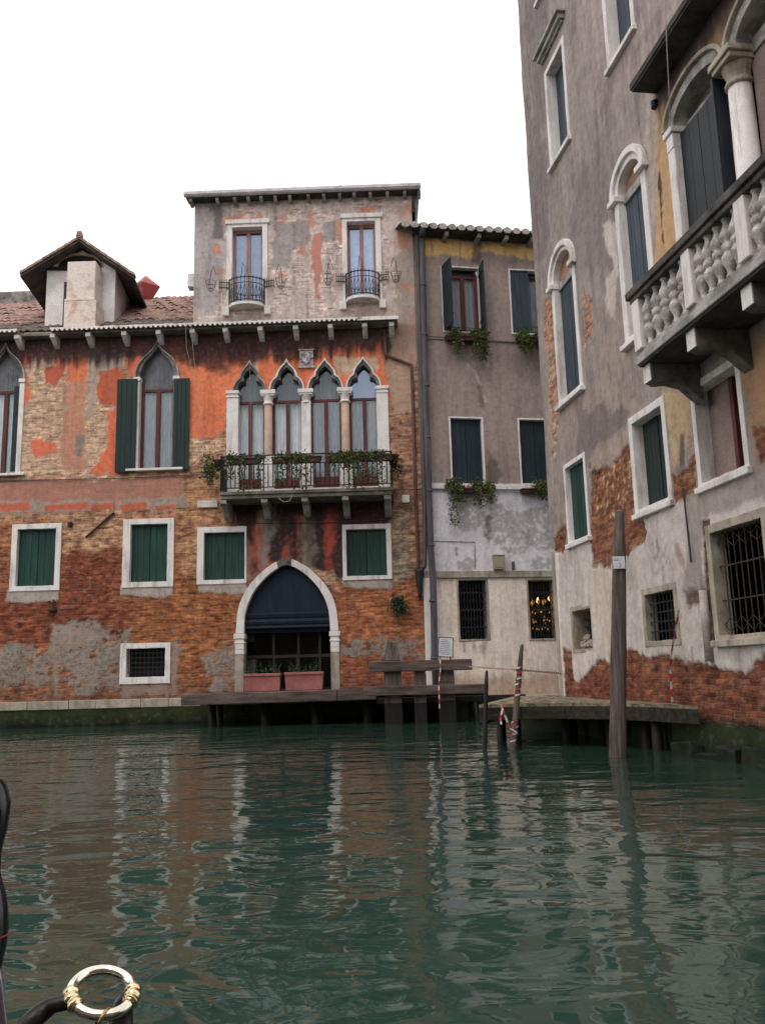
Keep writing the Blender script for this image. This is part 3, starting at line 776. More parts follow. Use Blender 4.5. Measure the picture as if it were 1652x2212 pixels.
# ---- top storey block windows, with bowed iron balconets
for o, i, arc in ((((318, 330), (580, 868)), ((352, 350), (546, 822)), (340, 560, 848)), (((1055, 292), (1318, 828)), ((1086, 312), (1280, 786)), (1075, 1300, 815))):
    out, inn = box_of(A, c2, *o), box_of(A, c2, *i)
    inn = (inn[0], inn[1], out[2]+.02, inn[3])
    w = stone_window(A, pal, cutsA, out, inn, .25, .06, sill=False)
    lt = MB(); lt.box(out[0]-.04, out[1]+.06, -.10, .02, out[3]-.01, out[3]+.13, .005); lt.build('lintel', M['stone'], w, bevel=.015)
    casement(w, inn[0], inn[1], inn[2], inn[3], .17, 'casement_pale', .075, 1)
    pane(w, inn[0]+.07, inn[1]-.07, inn[2]+.07, inn[3]-.08, .20, 'glass_sky')
    curtain(w, inn[0]+.05, inn[1]-.05, inn[2]+.05, inn[3]-.05, .33, 'blind', 3, .012, 'blind')
    back_panel(w, inn[0]-.1, inn[1]+.1, inn[2], inn[3], .5, 'dark')
    cx = (out[0]+out[1])/2; hb = (out[1]-out[0])/2; zb = out[2]
    bs = MB(); n = 14; arcp = [(cx+hb*.86*math.sin(-PI/2+PI*k/n), -.06-.36*math.cos(-PI/2+PI*k/n)) for k in range(n+1)]
    vs = [(x, y, zb) for x, y in arcp]+[(x, y, zb+.09) for x, y in arcp]; m = n+1
    bs.add(vs, [tuple(range(m)), tuple(range(2*m-1, m-1, -1))]+[(k, k+1, k+1+m, k+m) for k in range(n)]+[(n, 0, m, n+m)])
    for s in (-1, 1): bs.box(cx+s*hb-.09, cx+s*hb+.09, -.13, .03, zb-.20, zb+.05, .005)
    bc = bs.build('balconet', M['stone'], w, bevel=.012)
    ir = MB(); H1 = .80
    for zz, rr in ((zb+H1, .016), (zb+H1-.16, .011), (zb+.14, .012)): ir.tube([(x, y, zz) for x, y in arcp], rr, 6)
    for k in range(n+1):
        x, y = arcp[k]; ir.tube([(x, y, zb+.09), (x, y, zb+H1+.05)], .010, 5)
        if k < n:
            x2, y2 = arcp[k+1]; ir.tube([(x, y, zb+.14), (x2, y2, zb+H1-.2)], .007, 4); ir.tube([(x2, y2, zb+.14), (x, y, zb+H1-.2)], .007, 4)
    for s in (-1, 1):
        xa, xb = cx+s*hb*.86, cx+s*(hb+.18)
        for zz in (zb+H1, zb+H1-.16): ir.tube([(xa, -.08, zz), (xb, -.12, zz)], .013, 5)
        for k in range(5):
            x = xa+(xb-xa)*k/4; ir.tube([(x, -.1, zb+H1-.2), (x, -.1, zb+H1+.09)], .010, 5)
        cxp = xb+s*.22                                           # basket flower-pot holder
        for zz, rr in ((zb+H1-.05, .15), (zb+H1-.18, .12), (zb+H1-.28, .08)): ir.torus((cxp, -.25, zz), rr, .006, (1, 0, 0), (0, 1, 0), 14, 5)
        for k in range(7):
            a = 2*PI*k/7; ir.tube([(cxp+.16*math.cos(a), -.25+.16*math.sin(a), zb+H1+.02), (cxp+.12*math.cos(a), -.25+.12*math.sin(a), zb+H1-.18), (cxp+.03*math.cos(a), -.25+.03*math.sin(a), zb+H1-.34)], .005, 4)
        ir.tube([(cxp+.05*s, -.25, zb+H1-.2), (cxp, -.2, zb+H1+.3), (cxp-.06*s, -.2, zb+H1+.45), (cxp-.14*s, -.2, zb+H1+.2)], .010, 5)
    ir.tube([(cx-.1, -.42, zb+H1), (cx-.06, -.42, zb+H1+.42), (cx+.02, -.42, zb+H1+.3), (cx+.02, -.42, zb+H1)], .009, 5)
    ir.build('iron_balconet', M['iron'], bc)

# ---- outline of the wall: top block over the long lower front
XL = -16.0
xb0 = A.uv(c2(100, 800))[0]; xb1 = A.uv((909, 700))[0]
zc0 = (A.uv((200, 705), -.5)[1]+A.uv((840, 690), -.5)[1])/2+.01             # cornice edge
ztop = (A.uv(c2(105, 195))[1]+A.uv(c2(1540, 140))[1])/2+.05
xend = A.uv((908, 1000))[0]
xcr = A.uv((858, 690), -.45)[0]
def paintA(X, Z):
    P = Paint(A, X, Z, alb(176, 128, 100), 1.0)
    D = lambda *q: [tuple(p) for p in q]
    br_low, br_dk, br_or, br_pale = alb(150, 90, 58), alb(124, 62, 42), alb(154, 92, 58), alb(190, 150, 122)
    org, org2, gry, gryd, soot = alb(206, 106, 64), alb(178, 84, 56), alb(162, 140, 126), alb(128, 116, 110), alb(58, 42, 44)
    zlow = A.uv((300, 1115))[1]
    P.lay(sstep(zlow+.3, zlow-.3, Z+P.w[0]*.4), br_low, 1.0)
    # ground floor brick: dark red and tan areas
    P.lay(P.mask([(-900, 1260), (0, 1290), (120, 1280), (130, 1170), (265, 1180), (268, 1290), (330, 1300), (340, 1360), (260, 1375), (120, 1400), (-900, 1420)], .3, .3), br_dk, 1)
    P.lay(P.mask([(285, 1270), (520, 1260), (510, 1440), (420, 1500), (285, 1400)], .3, .3), alb(152, 88, 50), 1)
    P.lay(P.mask([(735, 1260), (905, 1250), (908, 1380), (735, 1385)], .2, .15), alb(164, 94, 58), 1)
    P.lay(P.mask([(735, 1420), (910, 1415), (910, 1500), (735, 1500)], .2, .12), alb(150, 80, 54), 1)
    P.lay(P.mask([(120, 1110), (270, 1110), (260, 1180), (140, 1190)], .25, .15), alb(178, 130, 98), 1)
    P.lay(P.mask([(380, 1040), (480, 1040), (490, 1130), (420, 1250), (380, 1240)], .2, .15), alb(176, 122, 86), 1)
    P.lay(P.mask([(850, 830), (905, 820), (912, 1240), (850, 1240)], .1, .1), alb(158, 112, 88), 1)
    P.lay(P.mask([(845, 1100), (880, 1100), (880, 1260), (845, 1260)], .2, .2), alb(150, 130, 112), 1)
    # string of rendered band under the first floor
    P.lay(P.mask([(-900, 1030), (0, 1036), (390, 1026), (395, 1092), (230, 1088), (0, 1096), (-900, 1100)], .07, .02), alb(164, 96, 74), .25)
    P.lay(P.mask([(-900, 1084), (110, 1082), (400, 1074), (420, 1096), (100, 1108), (-900, 1110)], .08, .02), alb(150, 128, 116), .1)
    for a, b in ((0, 60), (95, 190), (195, 250), (262, 318), (330, 378)):
        P.lay(P.mask([(a, 1090), (b, 1086), (b, 1100), (a, 1106)], .05, .02), org2, .1)
    # bare pale brick and plaster islands of the first floor
    P.lay(P.mask([(-900, 740), (50, 745), (240, 735), (248, 1030), (-900, 1040)], .2, .05), br_pale, .62)
    P.lay(P.mask([(-900, 740), (40, 745), (50, 790), (70, 850), (-20, 1000), (-900, 1000)], .1), org, 0)
    P.lay(P.mask([c1(90, 1010), c1(210, 1010), c1(200, 1140), c1(170, 1190), c1(90, 1080)], .06), org2, 0)
    P.lay(P.mask([c1(225, 980), c1(470, 980), c1(440, 1240), c1(380, 1310), c1(320, 1290), c1(310, 1180), c1(400, 1180), c1(380, 1080), c1(290, 1130), c1(230, 1080)], .05), alb(176, 84, 58), 0)
    P.lay(P.mask([c1(470, 1000), c1(610, 990), c1(630, 1180), c1(590, 1300), c1(450, 1295), c1(455, 1200)], .07), org, 0)
    P.lay(P.mask([c1(600, 1060), c1(850, 1040), c1(890, 1180), c1(800, 1200), c1(680, 1220), c1(670, 1400), c1(660, 1480), c1(600, 1560), c1(610, 1300)], .1), gry, .1)
    P.lay(P.mask([c1(450, 1310), c1(590, 1300), c1(600, 1560), c1(600, 1900), c1(430, 1900)], .12, .06), alb(184, 118, 90), .2)
    P.lay(P.mask([c1(690, 1210), c1(860, 1190), c1(850, 1450), c1(690, 1445), c1(665, 1370)], .06), org2, 0)
    P.lay(P.mask([c1(760, 1490), c1(830, 1490), c1(830, 1920), c1(630, 1920), c1(740, 1720)], .08), alb(200, 96, 60), 0)
    P.lay(P.mask([c1(218, 1700), c1(400, 1695), c1(408, 1790), c1(300, 1800), c1(240, 1830)], .05), alb(198, 98, 64), 0)
    P.lay(P.mask([c1(530, 1660), c1(590, 1660), c1(570, 1800), c1(520, 1780)], .06), gryd, 0)
    # orange field round the windows
    P.lay(P.mask([c1(860, 990), (840, 735), (835, 790), (850, 850), c3(1400, 700), c3(500, 640), c3(270, 560), c3(250, 830), c3(190, 905), c3(0, 920), c1(1320, 1690), c1(1300, 1250), c1(900, 1240)], .08, .03), org, 0)
    P.lay(P.mask([(395, 735), (500, 735), (495, 850), (450, 880), (400, 860)], .3, .3), alb(222, 112, 66), 0)
    P.lay(P.mask([c1(1320, 1690), c3(0, 925), c3(230, 900), c3(262, 1000), c3(150, 1020), c3(0, 1080), (385, 1030)], .1), alb(200, 158, 128), .8)
    P.lay(P.mask([c3(1000, 350), c3(1300, 330), c3(1330, 480), c3(1250, 400), c3(1040, 480)], .1), alb(198, 160, 128), .3)
    P.lay(P.mask([c3(410, 340), c3(480, 320), c3(480, 450), c3(430, 400)], .05), alb(200, 165, 130), .1)
    P.lay(P.mask([c3(1370, 210), c3(1580, 150), c3(1590, 700), c3(1450, 720), c3(1380, 560)], .15), alb(178, 132, 108), .35)
    P.lay(P.mask([c3(1430, 220), c3(1480, 220), c3(1470, 320), c3(1440, 300)], .1), org, 0)
    # soot below the eaves, running down in tongues; band deepened to paint in cornice shade
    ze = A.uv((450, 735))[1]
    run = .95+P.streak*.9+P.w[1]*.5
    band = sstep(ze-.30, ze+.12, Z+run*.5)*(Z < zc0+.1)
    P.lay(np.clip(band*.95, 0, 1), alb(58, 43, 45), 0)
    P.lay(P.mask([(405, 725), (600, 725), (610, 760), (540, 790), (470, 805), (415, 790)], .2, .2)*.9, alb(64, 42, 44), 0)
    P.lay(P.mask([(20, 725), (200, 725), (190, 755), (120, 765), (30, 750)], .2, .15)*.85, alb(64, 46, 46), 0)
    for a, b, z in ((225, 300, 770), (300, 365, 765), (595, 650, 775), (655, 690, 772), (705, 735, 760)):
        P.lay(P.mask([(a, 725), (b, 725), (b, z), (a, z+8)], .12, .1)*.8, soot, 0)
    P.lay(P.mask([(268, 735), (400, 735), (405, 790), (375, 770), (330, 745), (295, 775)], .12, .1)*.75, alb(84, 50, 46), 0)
    # soot under the balcony with rust and lime runs
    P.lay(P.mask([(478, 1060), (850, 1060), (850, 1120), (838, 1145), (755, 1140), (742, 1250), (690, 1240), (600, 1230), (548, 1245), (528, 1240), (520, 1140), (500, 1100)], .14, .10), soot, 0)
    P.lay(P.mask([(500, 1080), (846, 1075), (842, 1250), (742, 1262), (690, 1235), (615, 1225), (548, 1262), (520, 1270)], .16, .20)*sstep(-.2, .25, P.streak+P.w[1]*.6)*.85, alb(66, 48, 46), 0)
    for pl, cc in (([(548, 1120), (562, 1100), (572, 1180), (585, 1210), (600, 1235), (560, 1245), (548, 1200)], org2), ([(620, 1170), (632, 1150), (632, 1215), (600, 1235)], alb(160, 72, 48)),
                   ([(705, 1110), (722, 1090), (728, 1140), (718, 1240), (700, 1235)], alb(170, 66, 44)), ([(565, 1110), (600, 1080), (600, 1110), (575, 1230), (556, 1250)], gryd),
                   ([(648, 1110), (682, 1100), (680, 1250), (650, 1225)], alb(126, 116, 98)), ([(520, 1180), (535, 1160), (550, 1200), (540, 1250), (515, 1270)], alb(160, 132, 112)),
                   ([(530, 1180), (552, 1170), (556, 1240), (545, 1250)], alb(150, 66, 44)), ([(640, 1120), (650, 1110), (648, 1240), (640, 1230)], alb(150, 70, 48))):
        P.lay(P.mask(pl, .10, .09)*(.45+.5*sstep(-.25, .25, P.streak+P.med*.6)), cc, 0)
    P.lay(P.mask([(660, 1225), (720, 1235), (742, 1290), (720, 1270)], .06, .03), alb(170, 128, 98), .8)
    # grey render patches low on the wall
    for pl in ([(-900, 1395), (112, 1400), (112, 1470), (40, 1482), (-900, 1490)], [(118, 1345), (165, 1330), (280, 1370), (288, 1430), (262, 1490), (170, 1496), (135, 1440), (118, 1400)],
               [(440, 1420), (500, 1395), (515, 1400), (500, 1500), (455, 1490)], [(735, 1384), (908, 1378), (908, 1418), (800, 1422), (735, 1412)]):
        P.lay(P.mask(pl, .22, .09)*sstep(-.42, .0, P.med+P.fine*.5+P.w[1]*.3)*.92, gryd, .30)
        P.lay(P.mask(pl, .16, .06)*sstep(.0, .25, P.fine+P.w[2]*.5), alb(86, 78, 74), .3)
    for pl in ([c4(55, 785), c4(400, 780), c4(395, 850), c4(180, 865), c4(50, 850)], [c4(815, 755), c4(1165, 755), c4(1160, 815), c4(1100, 832), c4(815, 820)], [c3(60, 1920), c3(390, 1915), c3(400, 1985), c3(80, 1990)], [c3(1062, 1885), c3(1415, 1885), c3(1400, 1950), c3(1080, 1950)]):
        P.lay(P.mask(pl, .05, .02), alb(156, 144, 136), 0)
    for pl in ([c4(1150, 1140), c4(1210, 1140), c4(1200, 1500), c4(1150, 1500)], [c4(820, 1420), c4(1160, 1410), c4(1150, 1510), c4(820, 1510)], [c4(340, 1000), c4(400, 990), c4(400, 1520), c4(340, 1520)], [c4(390, 1000), c4(620, 1060), c4(760, 1100), c4(400, 1200)]):
        P.lay(P.mask(pl, .12, .08)*.8, alb(140, 116, 104), .3)
    # apron of dark mould on the grey render
    P.speckle()
    P.lay(sstep(.08, .34, P.med+P.fine*.5)*(1-P.b)*(Z < 2.2)*.75, alb(66, 58, 54))
    # top block, base colour paled to paint in haze
    top = sstep(zc0-.05, zc0+.1, Z)
    right = P.mask([(830, 690), (912, 690), (912, 800), (850, 780)], .1, .1)
    P.lay(top, alb(206, 180, 172), .62)
    P.lay(top*sstep(-.08, .22, P.w[2]+P.med*.5), alb(188, 168, 162), .12)
    P.lay(P.mask([c2(90, 150), c2(300, 190), c2(310, 560), c2(250, 900), c2(60, 900)], .2, .15), alb(158, 148, 148), .05)
    P.lay(P.mask([c2(220, 200), c2(300, 230), c2(290, 420), c2(230, 420)], .1, .1), alb(104, 96, 98), .1)
    P.lay(P.mask([c2(620, 300), c2(850, 290), c2(860, 440), c2(740, 490), c2(720, 610), c2(630, 590), c2(600, 460)], .1), alb(148, 136, 134), .05)
    P.lay(P.mask([c2(930, 320), c2(1020, 300), c2(1020, 430), c2(930, 440)], .06), alb(146, 136, 134), .05)
    P.lay(P.mask([c2(865, 390), c2(925, 390), c2(920, 810), c2(870, 800)], .07), alb(192, 108, 88), .4)
    P.lay(P.mask([c2(1410, 200), c2(1560, 190), c2(1550, 560), c2(1420, 480)], .15, .06), alb(178, 146, 134), .25)
    P.lay(P.mask([c2(1380, 500), c2(1550, 480), c2(1560, 900), c2(1420, 880)], .2, .1), alb(160, 138, 128), .3)
    for x, y, w_, h_ in ((300, 265, 130, 50), (470, 260, 60, 60), (620, 260, 70, 40), (840, 250, 40, 90), (1160, 210, 110, 40), (1430, 380, 40, 90), (1480, 200, 60, 40), (230, 450, 50, 60), (240, 610, 60, 40), (770, 470, 50, 40), (1030, 320, 30, 130), (1480, 900, 50, 60), (1430, 700, 70, 40), (640, 630, 60, 40)):
        P.lay(P.mask([c2(x, y), c2(x+w_, y), c2(x+w_, y+h_), c2(x, y+h_)], .12, .05)*.85, alb(204, 118, 88), .5)
    P.lay(top*sstep(.12, .5, P.streak+P.big*.4)*.45, alb(140, 124, 122))
    P.lay(top*sstep(zc0+.55, zc0+.05, Z+P.w[1]*.3)*.7, alb(128, 118, 106), .2)
    P.lay(right*.6, alb(170, 120, 100), .5)
    # plinth: damp and green towards the water
    P.lay(sstep(1.5, .55, Z+P.w[3]*.5)*.55, alb(96, 70, 60))
    P.lay(sstep(.60, .40, Z+P.w[0]*.06), alb(40, 42, 30), .5)
    P.lay(sstep(.12, .45, P.fine)*.35, alb(110, 92, 84))
    P.mul(sstep(.1, .5, P.streak)*.5, .72)
    return P
def zfA(cx, cz): return (cz < zc0+.12) | ((cx > xb0) & (cx < xb1))
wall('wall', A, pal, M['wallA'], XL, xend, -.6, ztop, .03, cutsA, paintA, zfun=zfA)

# body behind the front
body = MB()
body.add([(XL, 1.2, -.6), (xend, 1.2, -.6), (xend, 1.2, zc0), (XL, 1.2, zc0)], [(0, 1, 2, 3)])
body.add([(xb0+.05, .95, zc0), (xb1-.03, .95, zc0), (xb1-.03, .95, ztop), (xb0+.05, .95, ztop)], [(0, 1, 2, 3)])
body.build('inner_wall', M['dark'], pal)
for q in ((xb0, xb0+.05, .012, 6, zc0-.2, ztop-.01), (xb1-.05, xb1, .012, 6, zc0-.2, ztop-.01), (xend-.06, xend-.002, .05, 9, -.6, zc0)):
    side = MB(); side.box(*q); side.build('side_wall', M['cement'], pal)

# ---- cornice with corrugated edge, brackets
def corrugated(mb, xa, xb, y0, z0, y1, z1, pitch, amp, thick=.02, per=8):
    n = int((xb-xa)/pitch*per); vs = []; fs = []
    for i in range(n+1):
        x = xa+(xb-xa)*i/n; h = amp*abs(math.sin(PI*(x-xa)/pitch))**.8
        vs += [(x, y0, z0+h), (x, y1, z1+h), (x, y0, z0-thick), ]
        if i:
            a = 3*(i-1); b = 3*i; fs += [(a, b, b+1, a+1), (a, a+2, b+2, b)]
    mb.add(vs, fs)
xcl = A.uv((110, 716), -.45)[0]
cor = MB()
for xa, xb in ((xcl, xcr), (XL, xcl-.95)):
    cor.box(xa, xb, -.40, .0, zc0-.09, zc0-.035)
    vs = [(xa, -.50, zc0-.005), (xb, -.50, zc0-.005), (xb, 0, zc0+.13), (xa, 0, zc0+.13), (xa, -.5, zc0-.03), (xb, -.5, zc0-.03), (xb, 0, zc0-.03), (xa, 0, zc0-.03)]
    cor.add(vs, [(0, 1, 2, 3), (0, 4, 5, 1), (1, 5, 6, 2), (3, 7, 4, 0), (4, 7, 6, 5)])
cor.box(xcl-.95, xcl, -.3, 0, zc0-.09, zc0-.02)
cn = cor.build('cornice', M['moss'], pal)
p = .137
for xa, xb in ((xcl, xcr-1.1), (XL, xcl-.95)):
    ed = MB(); x = xa
    while x < xb-.01:
        q = random.uniform(-.008, .008)
        ed.prism([(x, zc0+.035+q), (x+p*.99, zc0+.035+q), (x+p*.99, zc0+.005), (x+p*.58, zc0-.062), (x+p*.42, zc0-.062), (x, zc0+.005)], -.535, -.505); x += p
    if xa == xcl: ed.box(xcr-1.1, xcr+.03, -.535, -.50, zc0-.06, zc0+.04)
    ed.build('serrated_edge', M['stone'], cn)
for xx in (117, 193, 270, 344, 417, 488, 563, 639, 714, 788, 846, 40, -40, -115, -190):
    x = A.uv((xx, 715), -.3)[0]; b = MB()
    b.prism_x([(-.42, zc0-.09), (-.42, zc0-.20), (-.33, zc0-.24), (-.16, zc0-.34), (0, zc0-.40), (0, zc0-.09)], x-.07, x+.07)
    b.build('cornice_bracket', M['stone'], cn, bevel=.012)

# ---- roofs
def tiled(name, xa, xb, y0, z0, y1, z1, mat, parent, pitch=.2, amp=.055, rows=9):
    """roof slope of rounded tiles in overlapping courses"""
    mb = MB(); per = 6; n = int((xb-xa)/pitch*per)
    for r in range(rows):
        f0, f1 = r/rows, (r+1.12)/rows; lift = .02
        vs = []; fs = []
        for i in range(n+1):
            x = xa+(xb-xa)*i/n; ph = (x-xa)/pitch; k = math.floor(ph)
            rnd = random.Random(k*31+r*7).uniform(-.012, .012)
            h = amp*abs(math.sin(PI*ph))**.75+rnd
            for f, e in ((f0, lift), (f1, 0)):
                vs.append((x, y0+(y1-y0)*f-(.0 if e == 0 else .03+rnd*2), z0+(z1-z0)*f+h+e))
            vs.append((x, y0+(y1-y0)*f0-(.03+rnd*2), z0+(z1-z0)*f0+h+lift-.025))
            if i:
                a = 3*(i-1); b = 3*i; fs += [(a, b, b+1, a+1), (a+2, b+2, b, a)]
        mb.add(vs, fs)
    return mb.build(name, M[mat], parent)
RD = 4.2
zr_l = A.uv((60, 640), RD)[1]; zr_r = A.uv((370, 662), RD)[1]; zrg = (zr_l+zr_r)/2+.05
tiled('roof', XL, xb0+.0, 1.0, zc0+.13+(zrg-zc0-.13)/RD, RD, zrg, 'tile', pal, rows=9)
tiled('roof', XL, xb0+.0, .0, zc0+.13, 1.1, zc0+.13+(zrg-zc0-.13)*1.1/RD, 'tile_moss', pal, rows=3)
bk = MB(); bk.add([(XL, RD, zrg), (xb0, RD, zrg), (xb0, RD+5, zc0), (XL, RD+5, zc0)], [(0, 1, 2, 3)]); bk.add([(xend, .05, zc0), (xend, 9, zc0), (xb0, 9, zc0), (xb0, .05, zc0)], [(0, 1, 2, 3)]); bk.build('rear_roof', M['tile'], pal)
# low wall on the ridge at the far left
rw = MB(); ra = A.uv((-60, 640), RD)[0]; rb = A.uv((113, 640), RD)[0]; rw.box(ra-6, rb, RD-.15, RD+.15, zrg-.3, zrg+.35, .01); rw.build('ridge_wall', M['tile_grey'], pal)
# top block roof, gutter, rafter ends
tiled('roof', xb0-.15, xb1+.1, -.28, ztop+.02, 3.0, ztop+.75, 'tile_grey', pal, rows=7)
gt = MB(); gt.prism_x([(-.34, ztop-.03), (-.40, ztop-.02), (-.445, ztop+.02), (-.45, ztop+.10), (-.43, ztop+.115), (-.34, ztop+.10)], xb0-.22, xb1+.12)
for k in range(5): x = xb0+(xb1-xb0)*(k+.3)/5; gt.prism_x([(-.33, ztop-.04), (-.41, ztop-.03), (-.455, ztop+.015), (-.46, ztop+.12), (-.33, ztop+.12)], x, x+.03)
gt.build('gutter', M['gutter'], pal)
sf = MB(); sf.box(xb0-.18, xb1+.1, -.34, .03, ztop-.035, ztop+.0); sf.build('eaves_board', M['under'], pal)
for xx in (85, 255, 368, 455, 538, 628, 722, 842, 940, 1043, 1137, 1240, 1350, 1462, 1555):
    x = A.uv(c2(xx, 210), -.2)[0]; b = MB(); b.prism_x([(-.30, ztop-.035), (-.30, ztop-.11), (-.2, ztop-.16), (.0, ztop-.17), (.0, ztop-.035)], x-.045, x+.045); b.build('rafter_end', M['stone_grey'], pal, bevel=.008)
lb = MB(); xx, zz = A.uv(c2(85, 640)); lb.box(xb0-.20, xb0-.002, .1, .4, zz-.35, zz+.05, .01); lb.build('wall_box', M['gutter'], pal)

# ---- dormer with deep gable roof and a chimney in front
DY = .55
dl, dzt = A.uv(c1(330, 490), DY); dr, _ = A.uv(c1(792, 480), DY); _, dzb = A.uv(c1(500, 830), DY)
da = math.radians(6.5)
def dxf(mb):                                                        # turn about the front left corner
    ca, sa = math.cos(da), math.sin(da)
    mb.v = [(dl+(x*ca-y*sa), DY+(x*sa+y*ca), z) for x, y, z in mb.v]; return mb
W = dr-dl; apz2 = A.uv(c1(538, 262), DY-.35)[1]; LEN = 4.0
ovz = dzt+.02
rise = apz2-ovz-.10
mb = MB(); mb.prism([(0, dzb-1.2), (W, dzb-1.2), (W, ovz), (W/2, ovz+rise*.80), (0, ovz)], 0, LEN)
dw = dxf(mb).build('dormer', rough_mat('pale dormer plaster', alb(222, 210, 208), alb(188, 174, 172), 1.6, .9, .2), pal)
mb = MB(); ohx = .62
for s in (-1, 1):
    xe = W/2+s*(W/2+ohx); slope = rise/(W/2); ze = ovz-slope*ohx*1.0
    t = .07; yb = -.42
    vs = [(W/2, yb, ovz+rise), (xe, yb, ze), (xe, LEN, ze), (W/2, LEN, ovz+rise)]
    vs += [(x, y, z-t) for x, y, z in vs]
    mb.add(vs, [(0, 1, 2, 3), (7, 6, 5, 4), (0, 4, 5, 1), (1, 5, 6, 2), (2, 6, 7, 3)])
dxf(mb).build('gable_roof', M['under'], dw)
mb = MB()
for s in (-1, 1):
    xe = W/2+s*(W/2+ohx); n = 8
    for k in range(n):                                              # verge tiles seen edge-on
        f0, f1 = k/n, (k+1.08)/n
        xa, xb2 = W/2+(xe-W/2)*f0, W/2+(xe-W/2)*f1; za, zb2 = ovz+rise+(ze-ovz-rise)*f0, ovz+rise+(ze-ovz-rise)*f1
        mb.hexa([(xa, -.45, za+.01), (xa, -.2, za+.01), (xb2, -.2, zb2+.03), (xb2, -.45, zb2+.03)], [(xa, -.45, za+.09), (xa, -.2, za+.09), (xb2, -.2, zb2+.11), (xb2, -.45, zb2+.11)])
mb.box(W/2-.07, W/2+.07, -.47, LEN, ovz+rise+.05, ovz+rise+.14, .01); mb.box(W/2-.06, W/2+.08, -.48, -.25, ovz+rise+.1, ovz+rise+.24, .01)
dxf(mb).build('verge_tiles', M['tile'], dw)
mb = MB(); mb.box(-.55, -.45+W+1.05, -.02, .2, ovz-.10, ovz-.0)
n = 10
arch = [(W*.48+.62*math.cos(PI*k/n), ovz+.02+.36*math.sin(PI*k/n)) for k in range(n+1)]
mb = MB(); mb.prism(arch, -.012, .02); mb.box(-.16, W*.33, -.08, .0, ovz-.09, ovz-.01, .01)
dxf(mb).build('vent_opening', M['dark'], dw)
mb = MB()
for k in range(n): 
    (xa, za), (xb2, zb2) = arch[k], arch[k+1]; mb.hexa([(xa, -.07, za), (xa, -.013, za), (xb2, -.013, zb2), (xb2, -.07, zb2)], [(xa, -.07, za+.07), (xa, -.013, za+.07), (xb2, -.013, zb2+.07), (xb2, -.07, zb2+.07)])
dxf(mb).build('vent_arch', M['tile'], dw)
def chim_paint(): return rough_mat('patchy chimney plaster', alb(200, 184, 176), alb(176, 136, 118), 2.6, .9, .4, lo=.32, hi=.5)
CH = .06
cl, cz1 = A.uv(c1(470, 445), CH); cr_, _ = A.uv(c1(668, 445), CH); cz0 = zc0-.1; czm = A.uv(c1(560, 715), CH)[1]
ch = MB(); ch.box(cl, cr_, CH, CH+.6, czm, cz1, .012); ch.box(cl-.03, cr_+.03, CH-.04, CH+.62, czm-.03, czm+.05, .01); ch.box(cl-.02, cr_+.06, CH-.05, CH+.62, cz0, czm-.03, .012)
cho = ch.build('chimney', chim_paint(), pal, bevel=.02)
mb = MB(); x, z = A.uv(c1(452, 580), CH); mb.tube([(x, CH+.1, cz0), (x, CH+.1, z)], .06, 8); mb.build('flue_pipe', M['iron_rust'], cho)
# flared chimney pot behind the dormer
RY = 3.9
px, pz0 = A.uv(c1(1010, 745), RY); pz1 = A.uv(c1(1010, 545), RY)[1]; pr = A.uv(c1(1080, 640), RY)[0]-A.uv(c1(975, 640), RY)[0]
mb = MB(); zq = pz0+(pz1-pz0)*.60
mb.lathe([(pr*.42, -1.2), (pr*.42, .15), (pr*.5, .18), (pr*1.0, zq-pz0), (pr*.05, pz1-pz0)], (px, RY, pz0), 4)
mb.build('chimney_pot', rough_mat('red painted chimney pot', alb(150, 62, 60), alb(196, 150, 146), 1.2, .7, .2, lo=.3, hi=.45), pal)

# ---- quay ledge stones and wet foot of the wall
lg = MB(); zl = .66; x = XL
xle = A.uv((395, 1515))[0]+.5
while x < xle:
    w_ = random.uniform(.6, 1.6); lg.box(x+.004, min(x+w_, xle)-.004, -.13+random.uniform(-.01, .01), -.02, zl-.22, zl, .006); x += w_
lg.build('ledge', M['stone_warm'], pal, bevel=.015)
def wet_paint(fac):
    def f(X, Z):
        P = Paint(fac, X, Z, (.020, .020, .014), 0.0)
        P.lay(sstep(.02, .30, Z+P.med*.22+P.streak*.1)*.9, (.030, .042, .016))
        P.lay(sstep(.22, .46, Z+P.fine*.18+P.streak*.14)*sstep(-.1, .35, P.med)*.6, (.040, .056, .020))
        P.lay(sstep(.22, .40, P.fine)*sstep(.30, .10, np.abs(Z-.16))*.4, (.11, .105, .085))
        P.lay(sstep(.10, .0, Z+P.med*.1), (.008, .010, .007))
        return P
    return f
ft = wall('wet_plinth', A, pal, M['wallB'], XL, xend+.3, -.6, zl-.222, .035, [], wet_paint(A), relief=.03); ft.location.y = -.075

# ---- small fittings
for (a, b) in (((60, 1347), (198, 1390)), ((1480, 1307), (1532, 1358))):
    r = box_of(A, c3, a, b); mb = MB(); mb.box(r[0], r[1], -.10, .02, r[2], r[3], .006); mb.build('stone_block', M['stone'], pal, bevel=.012)
mb = MB(); p0, p1 = A.uv(c4(772, 262)), A.uv(c4(582, 430)); mb.tube([(p0[0], -.04, p0[1]), (p1[0], -.05, p1[1])], .03, 6); mb.build('iron_bar', M['iron_rust'], pal)
mb = MB(); x, z = A.uv(c4(475, 342)); mb.lathe([(.02, -.07), (.07, -.06), (.07, .06), (.02, .07)], (x, -.02, z), 12); mb.build('vent_pipe', M['iron'], pal)
mb = MB(); x, z = A.uv(c4(362, 925)); mb.box(x-.12, x+.1, -.12, -.01, z, z+.05, .01); mb.tube([(x, -.05, z+.3), (x, -.05, z-.15)], .025, 6); mb.build('iron_clamp', M['iron_rust'], pal)
